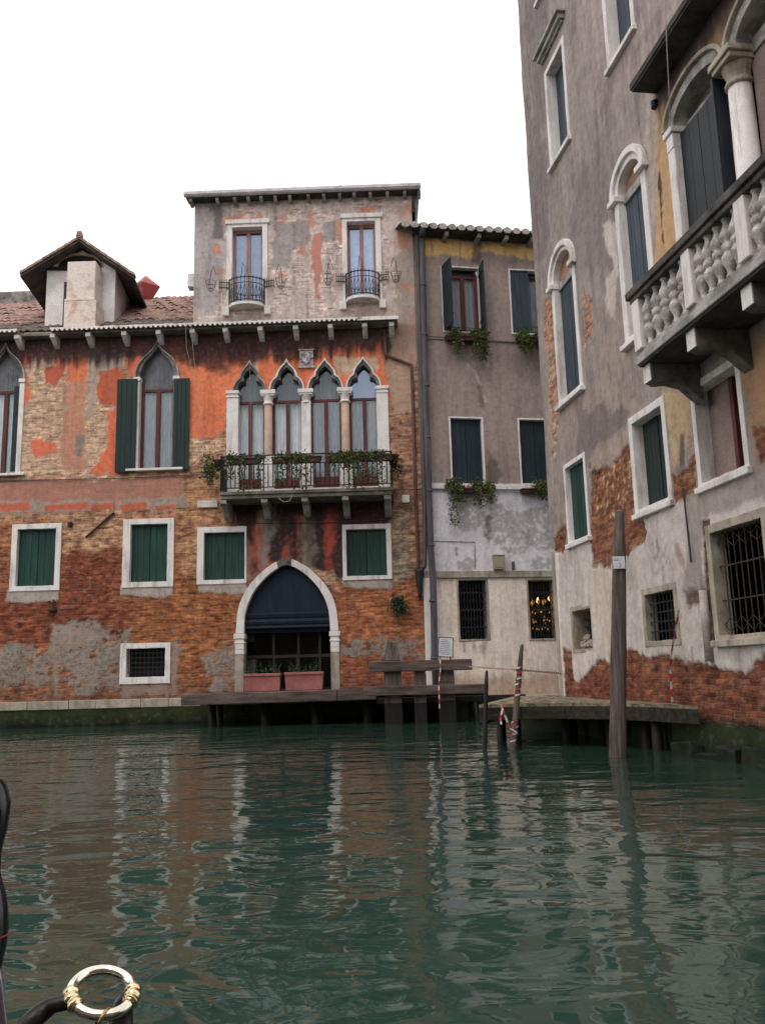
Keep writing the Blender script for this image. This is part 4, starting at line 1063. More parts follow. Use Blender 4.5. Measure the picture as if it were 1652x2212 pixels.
mb = MB(); mb.tube([(q[0], -.06, q[1]) for q in A.pts([c3(1358, 150), c3(1366, 325), c3(1400, 345), c3(1545, 400), c3(1556, 700), c3(1574, 1300), c3(1592, 1800), c5(1540, 240)])], .045, 8); mb.build('drainpipe', M['pipe_brown'], pal, smooth=True)
mb = MB(); mb.tube([(q[0], -.05, q[1]) for q in A.pts([(-40, 1040), (120, 1037), (260, 1034), (385, 1028), (470, 1025)])], .012, 5)
mb.tube([(q[0], -.05, q[1]) for q in A.pts([c3(0, 1155), c3(100, 1145), c3(210, 1140)])], .01, 5)
mb.tube([(q[0], -.05, q[1]) for q in A.pts([c3(300, 1505), c3(700, 1500), c3(1080, 1495), c3(1420, 1470)])], .01, 5)
mb.tube([(q[0], -.06, q[1]) for q in A.pts([c3(1400, 1268), c3(1600, 1265), (915, 1055)])], .012, 5)
mb.build('wall_cable', M['cable'], pal)
mb = MB()
for pl in ([c1(1290, 750), c1(1300, 1050), c1(1350, 1250), c1(1385, 1480), c1(1400, 1900), c3(60, 1340)], [c1(1322, 760), c1(1345, 1060), c1(1400, 1600), (440, 985)], [c3(420, 390), c3(424, 700), c3(428, 1040)], [c3(762, 480), c3(768, 800), c3(765, 1020)]):
    mb.tube([(q[0], -.60+.1*k/len(pl), q[1]) for k, q in enumerate(A.pts(pl, -.58))], .006, 4)
mb.build('hanging_wire', M['cable_pale'], pal)
# ================================================================== grey house (facade B)
B = Facade(xend+.0, 23.0, math.radians(10))
gh = thing('grey_house', 'narrow grey brown house with white stone ground floor between the orange palace and mansion', 'house', (B.o.x, B.o.y, 0), B.a)
cutsB = []
BW = 7.5
zeB = (B.uv(c6(60, 120), -.4)[1]+B.uv(c6(800, 135), -.4)[1])/2
def thin_window(tl, br, fr=.05, depth=.16, c=c6):
    out = box_of(B, c, tl, br); inn = (out[0]+fr, out[1]-fr, out[2]+fr, out[3]-fr)
    return stone_window(B, gh, cutsB, out, inn, depth, .025, sill=False), inn
# upper left: casement, one leaf swung open
w, i = thin_window((192, 338), (466, 785))
casement(w, i[0]+.16, i[1]-.02, i[2], i[3], .12, 'casement', .08, 1, transom=i[3]-.18); pane(w, i[0], i[1], i[2], i[3], .16)
curtain(w, i[0], i[1], i[2], i[3]-.2, .26, 'curtain', 9, .025); back_panel(w, i[0]-.1, i[1]+.1, i[2], i[3], .6, 'dark')
def leaf_open(w, xh, z0, z1, wd, ang, sgn, mat):
    """shutter leaf turned about its hinge at xh"""
    mb = MB(); n = 4
    for k in range(n):
        a, b = wd*k/n+.003, wd*(k+1)/n-.003
        mb.box(a, b, -.02, .02, z0, z1)
    mb.box(.01, wd-.01, -.014, .014, z0+.01, z1-.01)
    for zz in (z0+.25, z1-.3): mb.box(0, wd, -.035, -.021, zz, zz+.07)
    ca, sa = math.cos(ang), math.sin(ang)
    mb.v = [(xh+sgn*(x*ca-y*sa), -.04-(x*sa+y*ca), z) for x, y, z in mb.v]
    return mb.build('shutter', M[mat], w, bevel=.004)
leaf_open(w, i[0]-.02, i[2], i[3]+.02, .55, math.radians(78), 1, 'shutter_blue')
leaf_open(w, i[1]+.02, i[2], i[3], .55, math.radians(86), -1, 'shutter_blue')
# upper right: one leaf closed
w, i = thin_window((630, 358), (915, 798))
m = (i[0]+i[1])/2
shutter_mesh('shutter', i[0], m+.02, i[2], i[3], .02, M['shutter_slate'], w, 4)
casement(w, m, i[1], i[2], i[3]-.1, .12, 'casement', .06, 0); pane(w, m, i[1], i[2], i[3], .15); curtain(w, m, i[1], i[2], i[3]-.2, .25, 'curtain', 4)
back_panel(w, i[0], i[1]+.1, i[2], i[3], .6, 'dark')
# middle row: closed leaves
for tl, br in (((243, 1322), (488, 1772)), ((690, 1332), (938, 1772))):
    w, i = thin_window(tl, br); closed_shutters(w, i, .09, 'shutter_blue')
# ground floor: barred openings
gw2 = []
for tl, br in (((430, 322), (758, 910)), ((1092, 322), (1400, 905))):
    out = box_of(B, c7, tl, br); inn = (out[0]+.05, out[1]-.05, out[2]+.05, out[3]-.04)
    w = stone_window(B, gh, cutsB, out, inn, .32, .02, 'stone_warm', sill=False)
    grille(w, inn, .10, 9, 2, .012, 'iron', True)
    mb = MB(); z0, z1 = inn[2], inn[3]; h = (z1-z0)
    for zz in (z0+.2*h, z1-.2*h): mb.box(inn[0], inn[1], .085, .115, zz-.012, zz+.012)
    for k in range(9):
        x = inn[0]+(inn[1]-inn[0])*(k+.5)/9; pts_ = [(x+.05*math.sin(2*PI*q/8), .09, z0+.2*h+.6*h*q/16) for q in range(17)]; mb.tube(pts_, .008, 5)
    mb.build('iron_scrolls', M['iron'], w)
    room = MB(); x0, x1 = inn[0]-.35, inn[1]+.35
    room.add([(x0, .33, z0-.2), (x1, .33, z0-.2), (x1, 1.9, z0-.2), (x0, 1.9, z0-.2), (x0, .33, z1+.2), (x1, .33, z1+.2), (x1, 1.9, z1+.2), (x0, 1.9, z1+.2)], [(0, 1, 2, 3), (4, 5, 6, 7), (2, 3, 7, 6), (0, 3, 7, 4), (1, 2, 6, 5)])
    room.build('room', M['brown_dark'], w); gw2.append(inn)
zband = (B.uv(c7(150, 280))[1]+B.uv(c7(1300, 270))[1])/2; zwl = (B.uv(c6(150, 1793))[1]+B.uv(c6(650, 1793))[1])/2
def paintB(X, Z):
    P = Paint(B, X, Z, alb(143, 125, 118), 0.0)
    P.lay(sstep(-.2, .4, P.w[0]+P.big)*.4, alb(128, 112, 106))
    P.lay(sstep(.1, .5, P.streak)*.35, alb(112, 98, 94))
    P.lay(P.mask([c6(60, 170), c6(250, 170), c6(420, 185), c6(640, 195), c6(900, 240), c6(900, 320), c6(760, 300), c6(640, 275), c6(450, 245), c6(410, 285), c6(230, 275), c6(60, 275)], .06, .05)*(1-.7*sstep(.15, .4, P.streak)), alb(220, 166, 100))
    P.lay(P.mask([c6(60, 110), c6(900, 110), c6(900, 190), c6(640, 175), c6(420, 168), c6(250, 150), c6(60, 150)], .08, .05)*.7, alb(92, 82, 80))
    P.lay(P.mask([c6(405, 130), c6(445, 130), c6(455, 300), c6(470, 480), c6(440, 330), c6(395, 320)], .03, .05)*.8, alb(82, 74, 74))
    P.lay(P.mask([c6(440, 420), c6(480, 420), c6(500, 760), c6(470, 760)], .03, .05)*.5, alb(96, 86, 84))
    # cracks with lighter filler
    for a, b in ((370, 985), (420, 1040)), ((420, 1040), (455, 1130)), ((455, 1130), (480, 1230)), ((480, 1230), (476, 1310)), ((480, 830), (508, 900)), ((508, 900), (500, 990)):
        P.lay(P.mask([c6(a[0]-5, a[1]), c6(a[0]+6, a[1]), c6(b[0]+6, b[1]), c6(b[0]-5, b[1])], .03, .015)*.8, alb(176, 160, 156))
    P.lay(P.mask([c6(430, 1100), c6(465, 1130), c6(475, 1270), c6(440, 1260)], .05, .05)*.7, alb(96, 82, 80))
    P.lay(P.mask([c6(215, 780), c6(480, 790), c6(470, 960), c6(400, 1000), c6(230, 930)], .1, .15)*.45, alb(92, 84, 78))
    P.lay(P.mask([c6(680, 920), c6(900, 920), c6(900, 1150), c6(700, 1080)], .1, .2)*.4, alb(104, 92, 88))
    P.lay(P.mask([c6(490, 1540), c6(540, 1560), c6(600, 1700), c6(560, 1790), c6(490, 1780)], .1, .06)*.75, alb(82, 76, 64))
    # whitewashed band with mould
    zl = sstep(zwl+.16, zwl+.12, Z)
    P.lay(zl, alb(196, 190, 198))
    P.lay(zl*sstep(.05, .45, P.big+P.w[1]*.5)*.4, alb(168, 160, 164))
    for pl in ([c6(500, 1830), c6(700, 1960), c6(900, 1860), c6(910, 2210), c6(760, 2150), c6(640, 2210), c6(520, 2190), c6(470, 2050)], [c6(250, 1830), c6(500, 1830), c6(480, 1990), c6(430, 2080), c6(270, 2050)],
               [c7(410, 130), c7(540, 130), c7(600, 190), c7(590, 240), c7(440, 235)], [c7(1180, 150), c7(1400, 120), c7(1400, 230), c7(1160, 220)], [c7(720, 0), c7(900, 0), c7(880, 60), c7(760, 30)]):
        P.lay(P.mask(pl, .16, .05)*sstep(-.45, .05, P.fine+P.med*.8+P.w[2]*.8)*.62, alb(134, 125, 118))
    P.lay(P.mask([c6(480, 1960), c6(520, 1960), c6(520, 2120), c6(480, 2100)], .08, .05)*.8, alb(92, 84, 76))
    P.lay(P.mask([c7(410, 20), c7(450, 20), c7(450, 110), c7(415, 110)], .04, .03)*.7, alb(92, 84, 82))
    # stone ground floor
    zs_ = sstep(zband-.10, zband-.11, Z)
    P.lay(zs_, alb(210, 192, 180))
    for k in range(1, 8):
        zc = zband-.12-k*.42; P.lay(zs_*sstep(.012, .002, np.abs(Z-zc+P.w[0]*.004))*.4, alb(150, 134, 124))
        xo = (k % 2)*.6
        P.lay(zs_*(np.abs(Z-zc-.21) < .21)*sstep(.010, .002, np.abs((X+xo) % 1.25-.62))*.28, alb(150, 134, 124))
    zf = B.uv(c7(900, 1270))[1]
    P.lay(zs_*sstep(zf+.25, zf-.1, Z+P.w[2]*.25)*.75, alb(158, 126, 104))
    P.lay(zs_*sstep(zf+.9, zf, Z+P.w[1]*.3)*sstep(-.1, .35, P.streak)*.5, alb(150, 132, 112))
    P.lay(P.mask([c7(440, 920), c7(740, 915), c7(700, 1040), c7(600, 1010), c7(460, 1030)], .1, .06)*sstep(-.1, .3, P.streak)*.8, alb(136, 118, 104))
    P.lay(zs_*sstep(.1, .5, P.streak)*.3, alb(170, 148, 134))
    P.lay(sstep(.5, .35, Z+P.w[0]*.1), alb(60, 56, 40))
    return P
wall('wall', B, gh, M['wallB'], 0.0, BW, -.6, zeB-.02, .035, cutsB, paintB, relief=.006)
bd = MB(); bd.box(0, BW, 2.2, 2.3, -.6, zeB); bd.build('inner_wall', M['dark'], gh)
sd = MB(); sd.box(BW-.06, BW, .02, 8, -.6, zeB-.03); sd.build('side_wall', M['cement'], gh)
# stone bands
mb = MB(); mb.box(.05, BW, -.07, -.0, zband-.10, zband+.08, .003); mb.build('stone_band', M['stone_warm'], gh, bevel=.012)
mb = MB(); mb.box(.25, BW, -.06, -.0, zwl-.02, zwl+.11, .003); mb.build('sill_band', M['stone'], gh, bevel=.01)
zb2 = (B.uv(c6(150, 815))[1]+B.uv(c6(580, 832))[1])/2; mb = MB(); mb.box(.1, BW, -.035, -.0, zb2-.03, zb2+.02); mb.build('sill_band', M['cement'], gh, bevel=.008)
r = box_of(B, c7, (112, 312), (205, 1330)); mb = MB(); mb.box(r[0], r[1], -.10, .0, .3, zband-.102, .003); mb.build('corner_pilaster', M['stone'], gh, bevel=.015)
# roof with rounded tile ends, rafters
tiled('roof', -.5, BW+.3, -.50, zeB+.03, 2.6, zeB+1.0, 'tile_pale', gh, pitch=.27, amp=.09, rows=8)
mb = MB(); xx = -.45
while xx < BW:
    c_ = xx+.135; q = random.uniform(-.008, .008); mb.prism([(c_+.118*math.cos(PI*k/8), zeB+.035+q+.125*math.sin(PI*k/8)) for k in range(9)]+[(c_-.06, zeB-.02), (c_+.06, zeB-.02)], -.56, -.525); xx += .27
mb.build('tile_end', M['tile_pale'], gh)
mb = MB(); mb.box(-.02, BW, -.46, .04, zeB-.02, zeB+.022); mb.build('eaves_board', M['under'], gh)
for xx in (220, 430, 605, 772, 960):
    x = B.uv(c6(xx, 150), -.2)[0]; mb = MB(); mb.box(x-.05, x+.05, -.44, .0, zeB-.15, zeB-.022, .005); mb.build('rafter_end', M['stone_grey'], gh)
# pipes at the joint with the palace
mb = MB(); mb.tube([(q[0], -.16, q[1]) for q in B.pts([c6(30, 105), c6(40, 160), c6(42, 190), c6(58, 800), c6(75, 1350), c6(92, 2150), c7(130, 80), c7(128, 205), c7(85, 245)], -.16)], .06, 10); mb.build('drainpipe', M['pipe_grey'], gh, smooth=True)
mb = MB(); q = B.uv(c7(78, 250), -.16); mb.lathe([(.02, -.75), (.05, -.62), (.09, -.3), (.12, -.02), (.13, .05), (.02, .06)], (q[0], -.16, q[1]), 10); mb.build('drain_funnel', M['iron'], gh, smooth=True)
mb = MB(); pl = [c6(68, 150), c6(72, 260), c6(88, 1000), c6(108, 1600), c6(130, 2200), c7(212, 330), c7(220, 700), c7(222, 1075)]
qs = B.pts(pl, -.22); mb.tube([(qs[0][0]-.02, -.5, zeB+.02), (qs[0][0], -.22, zeB-.15)]+[(q[0], -.22, q[1]) for q in qs]+[(qs[-1][0]+.02, -.22, .5)], .085, 10)
for k in range(9):
    z = qs[-1][1]+(qs[0][1]-qs[-1][1])*k/8.0; x = qs[-1][0]+(qs[0][0]-qs[-1][0])*k/8.0; mb.lathe([(.088, -.03), (.1, -.02), (.1, .02), (.088, .03)], (x, -.22, z), 10)
mb.build('drainpipe', M['pipe_grey'], gh, smooth=True)
# cabinet, bracket, thin cable lines
r = box_of(B, c7, (772, 108), (880, 235)); mb = MB(); mb.box(r[0], r[1], -.16, -.0, r[2], r[3]); mb.box(r[0]-.01, r[1]+.01, -.18, 0, r[3], r[3]+.03); mb.box(r[0]+.03, r[1]-.03, -.17, -.161, r[2]+.04, r[3]-.04); mb.build('meter_box', M['meter'], gh, bevel=.012)
mb = MB(); mb.tube([(q[0], -.02, q[1]) for q in B.pts([c6(140, 2135), c6(415, 2140), c7(605, 20), c7(608, 230)])], .008, 4)
mb.tube([(q[0], -.03, q[1]) for q in B.pts([c6(100, 800), c6(330, 815), c6(640, 840), c6(840, 850)])], .009, 4)
mb.tube([(q[0], -.04, q[1]) for q in B.pts([c6(0, 1800), c6(330, 1810), c6(620, 1815), c6(900, 1830)])], .009, 4)
q = B.uv(c7(968, 195)); mb.box(q[0]-.03, q[0]+.03, -.07, .0, q[1]-.12, q[1]+.1)
mb.build('wall_cable', M['cable'], gh)
for tl in ((235, 745), (705, 740)):
    r = box_of(B, c6, (tl[0], tl[1]), (tl[0]+235, tl[1]+30)); mb = MB(); mb.tube([(r[0], -.06, r[3]), (r[1], -.06, r[3])], .010, 5); mb.tube([(r[0], -.06, r[3]-.07), (r[1], -.06, r[3]-.07)], .008, 5); mb.build('window_rail', M['iron'], gh)

# ---- flower boxes on the grey house sills
def flower_box(fac, x0, x1, z, y, label, n, drop, mats, group=None, seed=1, box='planter_brown', h=.18, up=.16, cat='flower box', dens=None):
    random.seed(seed)
    p = fac.world((x0+x1)/2, y, z); t = thing('flower_box', label, cat, p, fac.a, group)
    L = (x1-x0)/2; b = MB(); b.hexa([(-L+.02, -.08, 0), (L-.02, -.08, 0), (L-.02, .08, 0), (-L+.02, .08, 0)], [(-L, -.10, h), (L, -.10, h), (L, .10, h), (-L, .10, h)])
    b.box(-L-.01, L+.01, -.115, .115, h-.03, h+.005); b.build('box', M[box], t, bevel=.008)
    cl = [(random.uniform(-L, L), random.uniform(.25, 1.0)) for _ in range(max(4, int(L*8)))]
    for mi, (mt, frac) in enumerate(mats):
        mb = MB()
        def spot():
            c, d = random.choice(cl); u = random.random()
            if u < .55: return (c+random.gauss(0, .09), random.gauss(-.02, .07), h+abs(random.gauss(.02, up)))
            f = random.random()**1.3; return (c+random.gauss(0, .05+.05*f), -.12-abs(random.gauss(0, .05)), h*.8-f*d*drop)
        mb.leaves(spot, int(n*frac), .075)
        for c, d in cl[::2]: mb.tube([(c, -.05, h), (c+random.uniform(-.04, .04), -.14, h*.7), (c+random.uniform(-.08, .08), -.13, h-d*drop*.9)], .005, 4)
        mb.build('foliage', M[mt], t)
    return t
for k, (a, b, drop, n, lab) in enumerate((((222, 786), (478, 786), .75, 900, 'flower box of green trailing plants under the open upper window of the grey house'),
                                     ((684, 796), (905, 796), .55, 700, 'leafy green flower box under the half shuttered upper window next to the mauve mansion'),
                                     ((250, 1776), (510, 1776), 1.05, 850, 'flower box of brownish plants trailing far down below the middle floor closed shutters'),
                                     ((712, 1780), (930, 1780), .5, 600, 'low brown flower box under the dark middle floor window beside the mansion corner'))):
    x0, z = B.uv(c6(*a), -.12); x1, _ = B.uv(c6(*b), -.12)
    flower_box(B, x0, x1, z-.2, -.16, lab, n*2, drop, [('leaf', .6), ('leaf_red' if k in (0, 2, 3) else 'leaf', .4)], 'window flower boxes of the grey house', 20+k, up=.11, h=.13)

# ---- balcony flower boxes of the palace (hung along the railing)
labs = ['flower box with trailing greenery at the left end of the palace balcony railing', 'second flower box from the left on the palace balcony railing', 'long red leaved flower box in the middle of the palace balcony railing', 'flower box with thin trailing stems at the right end of the palace balcony railing']
for k, (a, b) in enumerate(((300, 470), (600, 890), (990, 1130), (1190, 1385))):
    x0, z = A.uv(c3(a, 1088-k*8), D1-.1); x1, _ = A.uv(c3(b, 1088-k*8), D1-.1)
    flower_box(A, x0-.1, x1+.1, z-.02, D1-.09, labs[k], 900, 1.15, [('leaf', .45), ('leaf_red', .35), ('leaf_dry', .2)], 'flower boxes along the balcony', 40+k, h=.16, up=.05)
random.seed(3)
for nm, lab, px, rr, mt, n in (('potted_plant', 'bushy bright green potted plant hanging outside the left end of the balcony', c3(140, 1100), .26, 'leaf', 420), ('potted_plant', 'small pot with sparse plant outside the right end of the balcony', c3(1440, 1060), .2, 'leaf_dry', 160)):
    x, z = A.uv(px, -.6); s = 1 if x > 0 else -1
    t = thing(nm, lab, 'potted plant', A.world(x, -.6, z), 0)
    px2 = .26 if s < 0 else -.08
    b = MB(); b.lathe([(.10, -.14), (.14, .08), (.16, .1), (.15, .13)], (px2, 0, .02), 12); b.build('pot', M['planter_brown'], t, smooth=True)
    b = MB(); b.leaves(lambda: (random.gauss(0, rr*.45), random.gauss(0, rr*.4), random.gauss(-.05 if s < 0 else -.15, rr*.75)), n, .085); b.build('foliage', M[mt], t)
x, z = A.uv(c5(1420, 465)); t = thing('wall_weed', 'round green weed growing out of the brick wall right of the water gate', 'weed', A.world(x, -.12, z))
b = MB(); b.leaves(lambda: (random.gauss(0, .10), -abs(random.gauss(.03, .07)), random.gauss(0, .12)), 700, .07, .8); b.build('foliage', M['leaf_dark'], t)
b = MB()
for k in range(10): b.tube([(0, .12, .1), (random.gauss(0, .15), -.02, random.gauss(0, .15))], .006, 4)
b.build('stem', M['leaf_dry'], t)

# ---- lit chandeliers behind the ground floor bars
for k, px in enumerate((c7(1150, 545), c7(1262, 545))):
    x, z = B.uv(px, .55); t = thing('chandelier', ['lit amber glass chandelier, left one in the barred window by the mansion corner', 'lit amber glass chandelier, right one in the barred window by the mansion corner'][k], 'chandelier', B.world(x, .55, z), B.a, 'lit chandeliers')
    b = MB(); b.tube([(0, 0, 1.0), (0, 0, -.5)], .012, 6); b.lathe([(.02, -.55), (.05, -.5), (.02, -.42)], (0, 0, 0), 8)
    for q in range(6):
        a = 2*PI*q/6; b.tube([(0, 0, -.3), (.10*math.cos(a), .10*math.sin(a), -.36), (.2*math.cos(a), .2*math.sin(a), -.2), (.2*math.cos(a), .2*math.sin(a), -.08)], .008, 5)
    b.build('stem', M['brass_dull'], t)
    for q in range(6):
        a = 2*PI*q/6+.3; b = MB(); b.lathe([(.005, -.06), (.035, -.02), (.04, .02), (.012, .07)], (.19*math.cos(a), .19*math.sin(a), random.uniform(-.05, .12)), 8); b.build('bulb', M['bulb' if q % 3 == 0 else 'bulb_dim'], t, smooth=True)
    b = MB()
    for q in range(16):
        b.lathe([(.003, -.03), (.016, 0), (.003, .03)], (random.gauss(0, .09), random.gauss(0, .08), random.uniform(-.75, -.25)), 6)
    b.build('glass_drops', M['bulb_dim'], t)
# ================================================================== mauve mansion (facade C)
_co = on_depth((1213, 1508), 16.8)
C = Facade(_co.x, _co.y, math.radians(-81.5))
mn = thing('mansion', 'tall mauve plaster mansion with peeling brick, arched loggia and stone balustrade on the right', 'mansion', (C.o.x, C.o.y, 0), C.a)
cutsC = []
ZT, UMAX = 19.5, 9.6
def q4(c, tl, br):
    a, b = C.uv(c[0](*tl)), C.uv(c[1](*br)); return a[0], b[0], b[1], a[1]
def win_c(out, fr, kind='', mat='stone', depth=.3, sill=True, proud=.04):
    inn = (out[0]+fr, out[1]-fr, out[2]+fr*.8, out[3]-fr)
    return stone_window(C, mn, cutsC, out, inn, depth, proud, mat, sill), inn
# attic windows
u0, z1 = C.uv(c8(162, 500)); u1, _ = C.uv(c8(318, 600)); z0 = C.uv(c8(187, 1195))[1]
atw = []
for (a, b, lo) in (((162, 500), (318, 600), (187, 1195)), ((566, 100), (775, 100), (585, 520))):
    ua = C.uv(c8(*a))[0]; ub = C.uv(c8(*b))[0]; zz0 = z0 if not atw else C.uv(c8(*lo))[1]
    out = (ua, ub, zz0, zz0+(z1-z0)); w, i = win_c(out, .11); atw.append(out)
    m = (i[0]+i[1])/2
    closed_shutters(w, i, .16, 'shutter_slate')
    mb = MB(); hz = out[3]+.28; mb.box(out[0]-.16, out[1]+.16, -.20, .02, hz+.10, hz+.17, .004); mb.box(out[0]-.10, out[1]+.10, -.14, .02, hz, hz+.10, .004); mb.box(out[0]-.05, out[1]+.05, -.08, .02, hz-.05, hz); mb.build('hood_moulding', M['stone_grey'], w, bevel=.012)
ua, zb = C.uv(c8(112, 38)); ub = C.uv(c8(290, 38))[0]
w, i = win_c((ua, ub, zb, min(zb+1.6, ZT-.3)), .11); closed_shutters(w, i, .20, 'shutter_slate')
# round arched windows
def arched(ua, ub, z0, zs, fr=.14, lit=None, apex=None):
    cx, hw = (ua+ub)/2, (ub-ua)/2; hi = hw-fr
    n = 16; ry = (apex-zs) if apex else hw
    o = [(ua, z0+.0), (ua, (z0+zs)/2)]+[(cx-hw*math.cos(PI*k/n), zs+ry*math.sin(PI*k/n)) for k in range(n+1)]+[(ub, (z0+zs)/2), (ub, z0)]
    ryi = ry-fr
    i = [(cx-hi, z0+.1), (cx-hi, (z0+zs)/2)]+[(cx-hi*math.cos(PI*k/n), zs+ryi*math.sin(PI*k/n)) for k in range(n+1)]+[(cx+hi, (z0+zs)/2), (cx+hi, z0+.1)]
    mb = MB(); mb.ring(o, i, -.05, .34, j=.003, back=.03); w = mb.build('arched_window', M['stone'], mn, bevel=.01)
    mm = MB(); o2 = [(cx-(hw+.06)*math.cos(PI*k/n), zs+(ry+.06)*math.sin(PI*k/n)) for k in range(n+1)]; i2 = [(cx-(hw-.05)*math.cos(PI*k/n), zs+(ry-.05)*math.sin(PI*k/n)) for k in range(n+1)]
    mm.ring(o2, i2, -.10, -.02, closed=False)
    for x in (ua, ub): mm.box(x-.09 if x == ua else x-fr-.03, x+fr+.03 if x == ua else x+.09, -.13, .34, zs-.10, zs-.005, .003)
    mm.build('arch_moulding', M['stone'], w, bevel=.01)
    s = MB(); s.box(ua-.06, ub+.06, -.12, .0, z0-.06, z0+.02, .003); s.build('sill', M['stone'], w, bevel=.01)
    cutsC.append([((a[0]+b[0])/2, (a[1]+b[1])/2) for a, b in zip(o, i)])
    tp = MB(); tp.prism([(cx-hi, zs+.0)]+[(cx-hi*math.cos(PI*k/n), zs+ryi*math.sin(PI*k/n)) for k in range(n+1)]+[(cx+hi, zs)], .09, .12); tp.build('tympanum_board', M['ochre'], w)
    tb = MB(); tb.box(cx-hi, cx+hi, .05, .13, zs-.14, zs+.0); tb.build('transom', M['stone_grey'], w)
    shutter_mesh('shutter', cx-hi, cx-.003, z0+.1, zs-.14, .085, M['shutter_slate'], w, 4); shutter_mesh('shutter', cx+.003, cx+hi, z0+.1, zs-.14, .09, M['shutter_slate'], w, 4)
    return w
ua = C.uv(c9(232, 600))[0]; ub = C.uv(c9(408, 700))[0]; arched(ua, ub, C.uv(c9(258, 1172))[1], C.uv(c9(222, 335))[1], .13, apex=C.uv(c9(312, 12))[1])
ua = C.uv(c8(650, 1450))[0]; ub = C.uv(c8(880, 1450))[0]; zsb = C.uv(c8(638, 1375))[1]; z0b = C.uv(c9(708, 765))[1]
zap = C.uv(c8(795, 955))[1]
arched(ua, ub, z0b, zsb, .15, apex=zap)
# first floor loggia: round arches on columns, deep dark openings
zsp2 = C.uv(c14(1130, 830))[1]; zsp1 = C.uv(c14(520, 1545))[1]; zsp_ = (zsp1+zsp2)/2
uL = C.uv(c14(470, 1700))[0]; uC = C.uv(c14(1190, 1300))[0]
bz_top = C.uv(c9(770, 800), -.8)[1]                                       # balcony floor
span = uC-uL-.12
log = MB(); n = 16
lg_part = MB()
lg_part.box(uL-.02, uL+.17, -.05, .2, bz_top, zsp_-.32, .003); lg_part.box(uL-.05, uL+.2, -.09, .22, zsp_-.10, zsp_-.01, .003); lg_part.box(uL-.02, uL+.17, -.06, .2, zsp_-.32, zsp_-.1, .002)
lo = lg_part.build('loggia', M['stone'], mn, bevel=.012)
cen = [uL+.1+span/2+k*(span+.30) for k in range(3)]; hwL = span/2+.03
ryL = C.uv(c14(880, 640))[1]-zsp_
for k, cx in enumerate(cen):
    if cx-hwL > UMAX: break
    ry = ryL
    o = [(cx-(hwL+.13)*math.cos(PI*q/n), zsp_+(ry+.0)*math.sin(PI*q/n)) for q in range(n+1)]; i = [(cx-(hwL-.10)*math.cos(PI*q/n), zsp_+(ry-.22)*math.sin(PI*q/n)) for q in range(n+1)]
    m2 = [((a[0]*.72+b[0]*.28), (a[1]*.72+b[1]*.28)) for a, b in zip(o, i)]
    mb = MB(); mb.ring(o, m2, -.10, .05, closed=False, back=.03); ah = mb.build('arch_head', M['stone_warm'], lo, bevel=.012)
    mb = MB(); mb.ring(m2, i, -.04, .24, closed=False); mb.build('inner_moulding', M['stone_grey'], ah, bevel=.01)
    cutsC.append([(cx-hwL-.02, bz_top), (cx+hwL+.02, bz_top)]+[(x, z) for x, z in reversed(m2)])
    tp = MB(); tp.prism([(cx-hwL, zsp_+.05)]+i+[(cx+hwL, zsp_+.05)], .24, .27); tp.build('tympanum_board', M['reveal'], lo)
    tb = MB(); tb.box(cx-hwL-.1, cx+hwL+.1, .17, .26, zsp_-.12, zsp_+.06); tb.build('transom', M['stone_grey'], lo)
    cl_ = MB(); x = cx+span/2+.15
    cl_.lathe([(.19, 0), (.20, .06), (.17, .12), (.16, .2), (.158, 1.0), (.14, zsp_-bz_top-.42)], (x, .1, bz_top), 20); cl_.build('column', M['stone'], lo, smooth=True)
    cp = MB(); cp.lathe([(.14, -.44), (.175, -.42), (.175, -.38), (.145, -.35), (.15, -.28), (.20, -.16)], (x, .1, zsp_), 16); cp.box(x-.24, x+.24, -.16, .36, zsp_-.09, zsp_-.002, .004); cp.box(x-.21, x+.21, -.13, .33, zsp_-.16, zsp_-.09, .003); cp.build('capital', M['stone_warm'], lo, bevel=.015)
    if k == 0:
        shutter_mesh('shutter', uL+.175, cx+span/2-.02, bz_top+.05, zsp_-.13, .05, M['shutter_navy'], lo, 5)
        sh = MB(); sh.box(x-.25, x-.205, -.13, .04, bz_top+.05, zsp_-.16); sh.build('shutter', M['shutter_navy'], lo, bevel=.004)
    else:
        rv = MB(); rv.box(cx-hwL+.02, cx-hwL+.75, .20, .28, bz_top, zsp_-.12); rv.build('inner_jamb', M['reveal'], lo)
    back_panel(lo, cx-hwL-.2, cx+hwL+.2, bz_top-.1, zsp_+ry+.2, 1.0, 'dark')
# dark boarded canopy above the loggia
uH = C.uv(c8(915, 580))[0]; zH = C.uv(c8(860, 580), -.2)[1]
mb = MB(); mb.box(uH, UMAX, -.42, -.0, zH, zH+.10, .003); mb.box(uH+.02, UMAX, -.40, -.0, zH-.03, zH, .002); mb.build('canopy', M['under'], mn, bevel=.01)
# balcony with double baluster parapet
DB = -.80
ub0 = C.uv(c9(772, 835), DB)[0]; zs1 = C.uv(c9(760, 800), DB)[1]; zs0 = C.uv(c9(790, 862), DB)[1]
zr = C.uv(c9(735, 380), DB)[1]
mb = MB(); mb.box(ub0, UMAX, DB, .02, zs0, zs0+(zs1-zs0)*.62, .003); mb.box(ub0+.04, UMAX, DB+.04, .02, zs0+(zs1-zs0)*.62, zs1+.02, .003)
bc = mb.build('balcony', M['stone_grey'], mn, bevel=.012)
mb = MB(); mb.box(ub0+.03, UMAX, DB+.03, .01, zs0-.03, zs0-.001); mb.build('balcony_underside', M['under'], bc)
mb = MB(); mb.box(ub0-.06, UMAX, DB-.05, DB+.22, zr-.10, zr, .003); mb.box(ub0-.02, UMAX, DB-.01, DB+.18, zr-.16, zr-.10, .002); mb.box(ub0-.06, ub0+.20, DB+.22, .0, zr-.10, zr, .003)
rl = mb.build('balustrade', M['rail_dark'], bc, bevel=.012)
